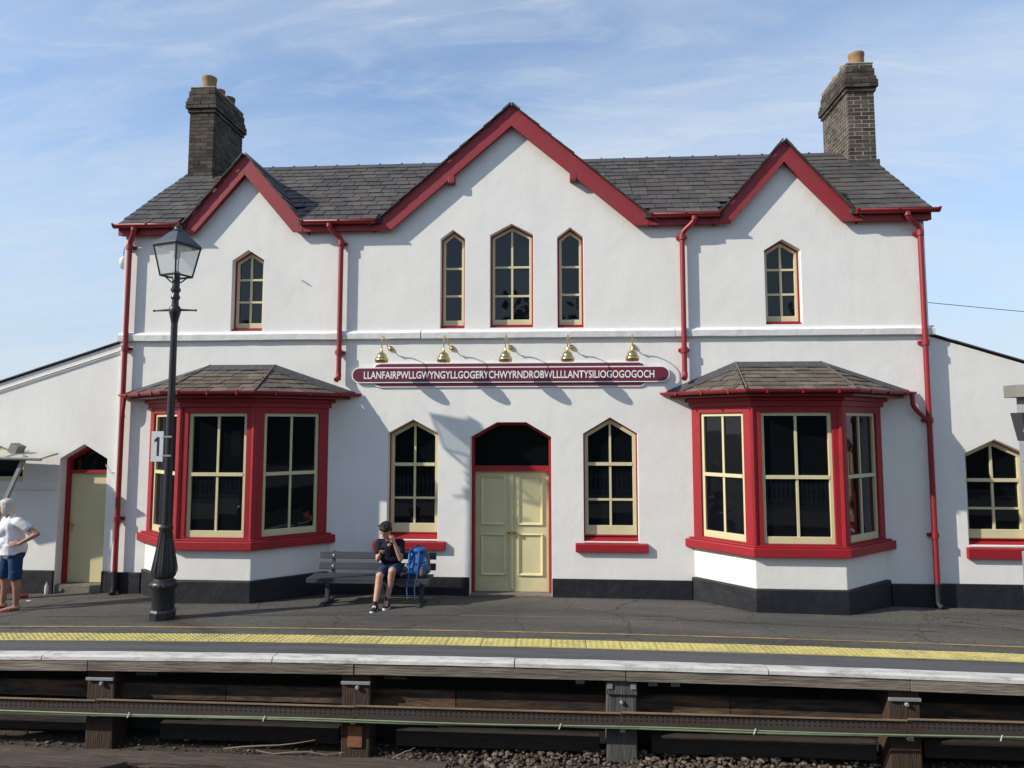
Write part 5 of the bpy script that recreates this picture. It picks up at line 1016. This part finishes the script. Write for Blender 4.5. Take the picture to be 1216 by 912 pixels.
for a_ in (V(-8.205,-1.09,.085), V(-8.50,-.98,.085)):
    q0 = a_+Vector((.045,.02,0)); q1 = a_+Vector((-.18,-.105,0)); d = (q1-q0).normalized(); n2 = Vector((-d.y,d.x,0)); pl = []
    for t_ in np.linspace(0,2*math.pi,16,endpoint=False): q = (q0+q1)/2+d*((q1-q0).length/2)*math.cos(t_)+n2*.045*math.sin(t_); pl.append((q.x,q.y))
    sl_ = MB().hprism(pl, wz+.0-.001+gz(a_.x)-wz, gz(a_.x)+.018).build('sandal', 'leather', body, bevel=.004)
    MB().tube([a_+Vector((-.06,-.04,0))+n2*.045+Vector((0,0,-.065)), a_+Vector((-.07,-.045,-.018)), a_+Vector((-.06,-.04,0))-n2*.045+Vector((0,0,-.065))], .009, 6).build('strap', 'leather', sl_, True)

W_.location = (-8.03, -1.362, gz(-8.03,-1.362)); W_.scale = (.974,)*3
# ================================================================== SHELTER CANOPY (left edge)
cz = gz(-9); SH = thing('platform_shelter', 'pale cantilevered shelter canopy with slanting grey strut at the left edge', 'shelter', (-9.6, -.6, cz))
m = MB(); m.add([(-10.9,-.95,2.20),(-8.23,-.62,2.135),(-8.33,-.10,2.19),(-10.9,-.10,2.30),(-10.9,-.95,2.235),(-8.23,-.62,2.158),(-8.33,-.10,2.225),(-10.9,-.10,2.335)], [(3,2,1,0),(4,5,6,7),(0,1,5,4),(1,2,6,5),(2,3,7,6),(3,0,4,7)]); cn = m.build('canopy', 'canopy', SH)
for t_ in (0.1,.35,.6,.8): p = Vector((-10.9,-.95,2.236)).lerp(Vector((-8.23,-.62,2.16)),t_); q = Vector((-10.9,-.10,2.336)).lerp(Vector((-8.33,-.10,2.226)),t_); MB().tube([p,q],.014,6).build('batten','canopy',cn)
MB().tube([(-10.9,-.965,2.205),(-8.215,-.63,2.135)], .022, 8).build('front_edge', 'cap_grey', SH)
MB().obox(Vector((-8.75,-.60,1.62)), Vector((.37,0,.88)).normalized()*.62, (0,.025,0), Vector((-.88,0,.37)).normalized()*.028).build('strut', 'galv', SH)
MB().box(-9.09,-8.99,-.66,-.54,gz(-9.0,-.6),2.17).build('post', 'galv', SH); MB().box(-10.75,-10.65,-.66,-.54,gz(-10.7,-.6),2.24).build('post', 'galv', SH)
MB().obox((-8.86,-.35,2.29), (.07,0,-.03), (0,.09,0), (.03,0,.07)).build('canopy_bracket', 'cap_grey', SH, bevel=.01)
# litter
bt = thing('bottle', 'small clear plastic bottle standing beside the side door', 'bottle', (-8.46, -.03, gz(-8.46,-.03)))
MB().lathe([(.028,0),(.03,.01),(.03,.13),(.012,.17),(.011,.19)], (-8.46,-.03,gz(-8.46,-.03)), 14).build('bottle_body', 'bottle', bt, True); MB().lathe([(.0135,.19),(.0135,.205)], (-8.46,-.03,gz(-8.46,-.03)), 12).build('cap', 'can_red', bt); MB().lathe([(.0305,.05),(.0305,.10)], (-8.46,-.03,gz(-8.46,-.03)), 14).build('bottle_label', 'litter', bt, True)
tag(MB().lathe([(.026,0),(.033,.01),(.033,.10),(.026,.115)], (-8.66,-.35,gz(-8.6,-.35)+.033), 14, (1,.25,0)).build('drink_can', 'can_red', None, True), 'crushed red drink can lying by the plinth near the side door', 'can')
tag(MB().hprism([(-8.35,-.62),(-8.29,-.63),(-8.28,-.59),(-8.34,-.58)], gz(-8.3,-.6)+.001, gz(-8.3,-.6)+.006).build('paper_scrap', 'litter'), 'scrap of pale paper on the asphalt before the side door', 'litter')

# ================================================================== TOTEM POST (right edge)
tz = gz(6.35); T_ = thing('platform_column', 'grey square platform column with capped top and louvred box at the right edge', 'column', (6.37, -1.0, tz))
MB().box(6.262,6.49,-1.09,-.87,tz,2.16).build('column', 'col_grey', T_, bevel=.008); MB().box(6.235,6.52,-1.12,-.84,tz,.93).build('column_sleeve', 'col_grey', T_, bevel=.01)
MB().box(6.285,6.56,-1.06,-.84,2.1605,3.06).build('upper_column', 'col_grey', T_, bevel=.006)
MB().hprism([(6.14,-1.10),(6.22,-1.20),(6.72,-1.20),(6.80,-1.10),(6.80,-.80),(6.14,-.80)], 3.061, 3.235).build('cap', 'cap_grey', T_, bevel=.008)
bx = MB(); bx.add([(6.135,-1.22,2.46),(6.78,-1.22,2.46),(6.78,-1.062,2.46),(6.135,-1.062,2.46),(6.055,-1.32,2.845),(6.84,-1.32,2.845),(6.84,-1.062,2.845),(6.055,-1.062,2.845)], [(3,2,1,0),(4,5,6,7),(0,1,5,4),(1,2,6,5),(2,3,7,6),(3,0,4,7)]); hb = bx.build('louvre_box', 'box_grey', T_, bevel=.008)
for k in range(3):
    z = 2.58+k*.072; y = -1.22-(z-2.46)/.385*.10; MB().obox((6.45,y-.006,z+.03), (.345,0,0), (0,.006,0), (0,-.007,.027)).build('slat', 'wood_slat', hb)
MB().box(6.22,6.262,-1.03,-1.0,2.16,2.19).build('side_clip', 'galv', T_)

T_.location = (6.345, -1.25, gz(6.3,-1.25)); T_.scale = (.976,)*3
# overhead wire to the right
pts = [(5.692,2.2,5.02)]+[(5.692+t_*24, 2.2+t_*4, 5.02-.95*t_*4*(1-t_*.5)*.35-.2*t_) for t_ in np.linspace(.04,1,18)]
pts = [Vector((5.692,2.2,5.08)).lerp(Vector((30,7,4.4)),t_)+Vector((0,0,-1.2*t_*(1-t_))) for t_ in np.linspace(0,1,20)]
wr = thing('overhead_wire', 'thin black wire running off the right end of the station house', 'wire', (5.692,2.2,5.08))
MB().tube(pts, .006, 6).build('wire', 'wire', wr, True); MB().box(29.9,30.15,6.9,7.15,-1.13,4.6).build('pole', 'post', wr)

# ================================================================== OPPOSITE SIDE (only mirrored in the glass)
op = MB().box(-34,34,-18,-10.4,-.87,.0).build('far_platform', 'paving_far'); op['kind'] = 'structure'
fz = thing('palisade_fence', 'grey steel palisade fence mirrored in the lower window panes', 'fence', (0,-15.2,.0))
for z in (.2,.7): MB().box(-22,22,-15.24,-15.20,z-.03,z+.03).build('rail', 'galv', fz)
pm = MB().box(-.034,.034,-.008,.008,0,.85).add([(-.034,-.008,.85),(.034,-.008,.85),(.034,.008,.85),(-.034,.008,.85),(0,0,.95)], [(0,1,4),(1,2,4),(2,3,4),(3,0,4)]).mesh('pale','galv')
for i in range(-88, 89): o = link('pale', pm, fz); o.location = Vector((i*.155,-15.26,.0))-WL[fz.name]
lv = []; lf_ = []; base = 0
tv = []
for i in range(26):
    cx0 = -34+i*2.75+rng.uniform(-.8,.8); cy0 = -25+rng.uniform(-3,3); H_ = rng.uniform(6.2,9.6)
    n_ = 620
    th = rng.uniform(0,2*math.pi,n_); ph_ = np.arccos(rng.uniform(-1,1,n_)); rr = rng.uniform(.55,1,n_)**.5*(1+.25*np.sin(th*3+i)*np.sin(ph_*4))
    c_ = np.stack([cx0+2.1*rr*np.sin(ph_)*np.cos(th), cy0+2.1*rr*np.sin(ph_)*np.sin(th), 1.0+H_*.52+H_*.47*rr*np.cos(ph_)], 1)
    for p in c_:
        a = rng.normal(size=3); a /= np.linalg.norm(a); bq = np.cross(a, rng.normal(size=3)); bq /= np.linalg.norm(bq); s_ = rng.uniform(.12,.34)
        lv += [tuple(p-a*s_), tuple(p+bq*s_*.6), tuple(p+a*s_), tuple(p-bq*s_*.6)]; lf_.append((base,base+1,base+2,base+3)); base += 4
tb = MB(); tb.v = lv; tb.f = lf_; tb_ = tb.build('tree_belt', 'leaf', fixn=False); tb_['kind'] = 'stuff'; tb_['label'] = 'belt of dark trees opposite, mirrored in the window glass'; tb_['category'] = 'trees'
hg = MB().box(-40,40,-19.6,-18.2,-1.13,3.4).build('hedge', 'leaf'); hg['kind'] = 'stuff'; hg['label'] = 'dense dark hedge opposite, mirrored in the lower panes'; hg['category'] = 'hedge'
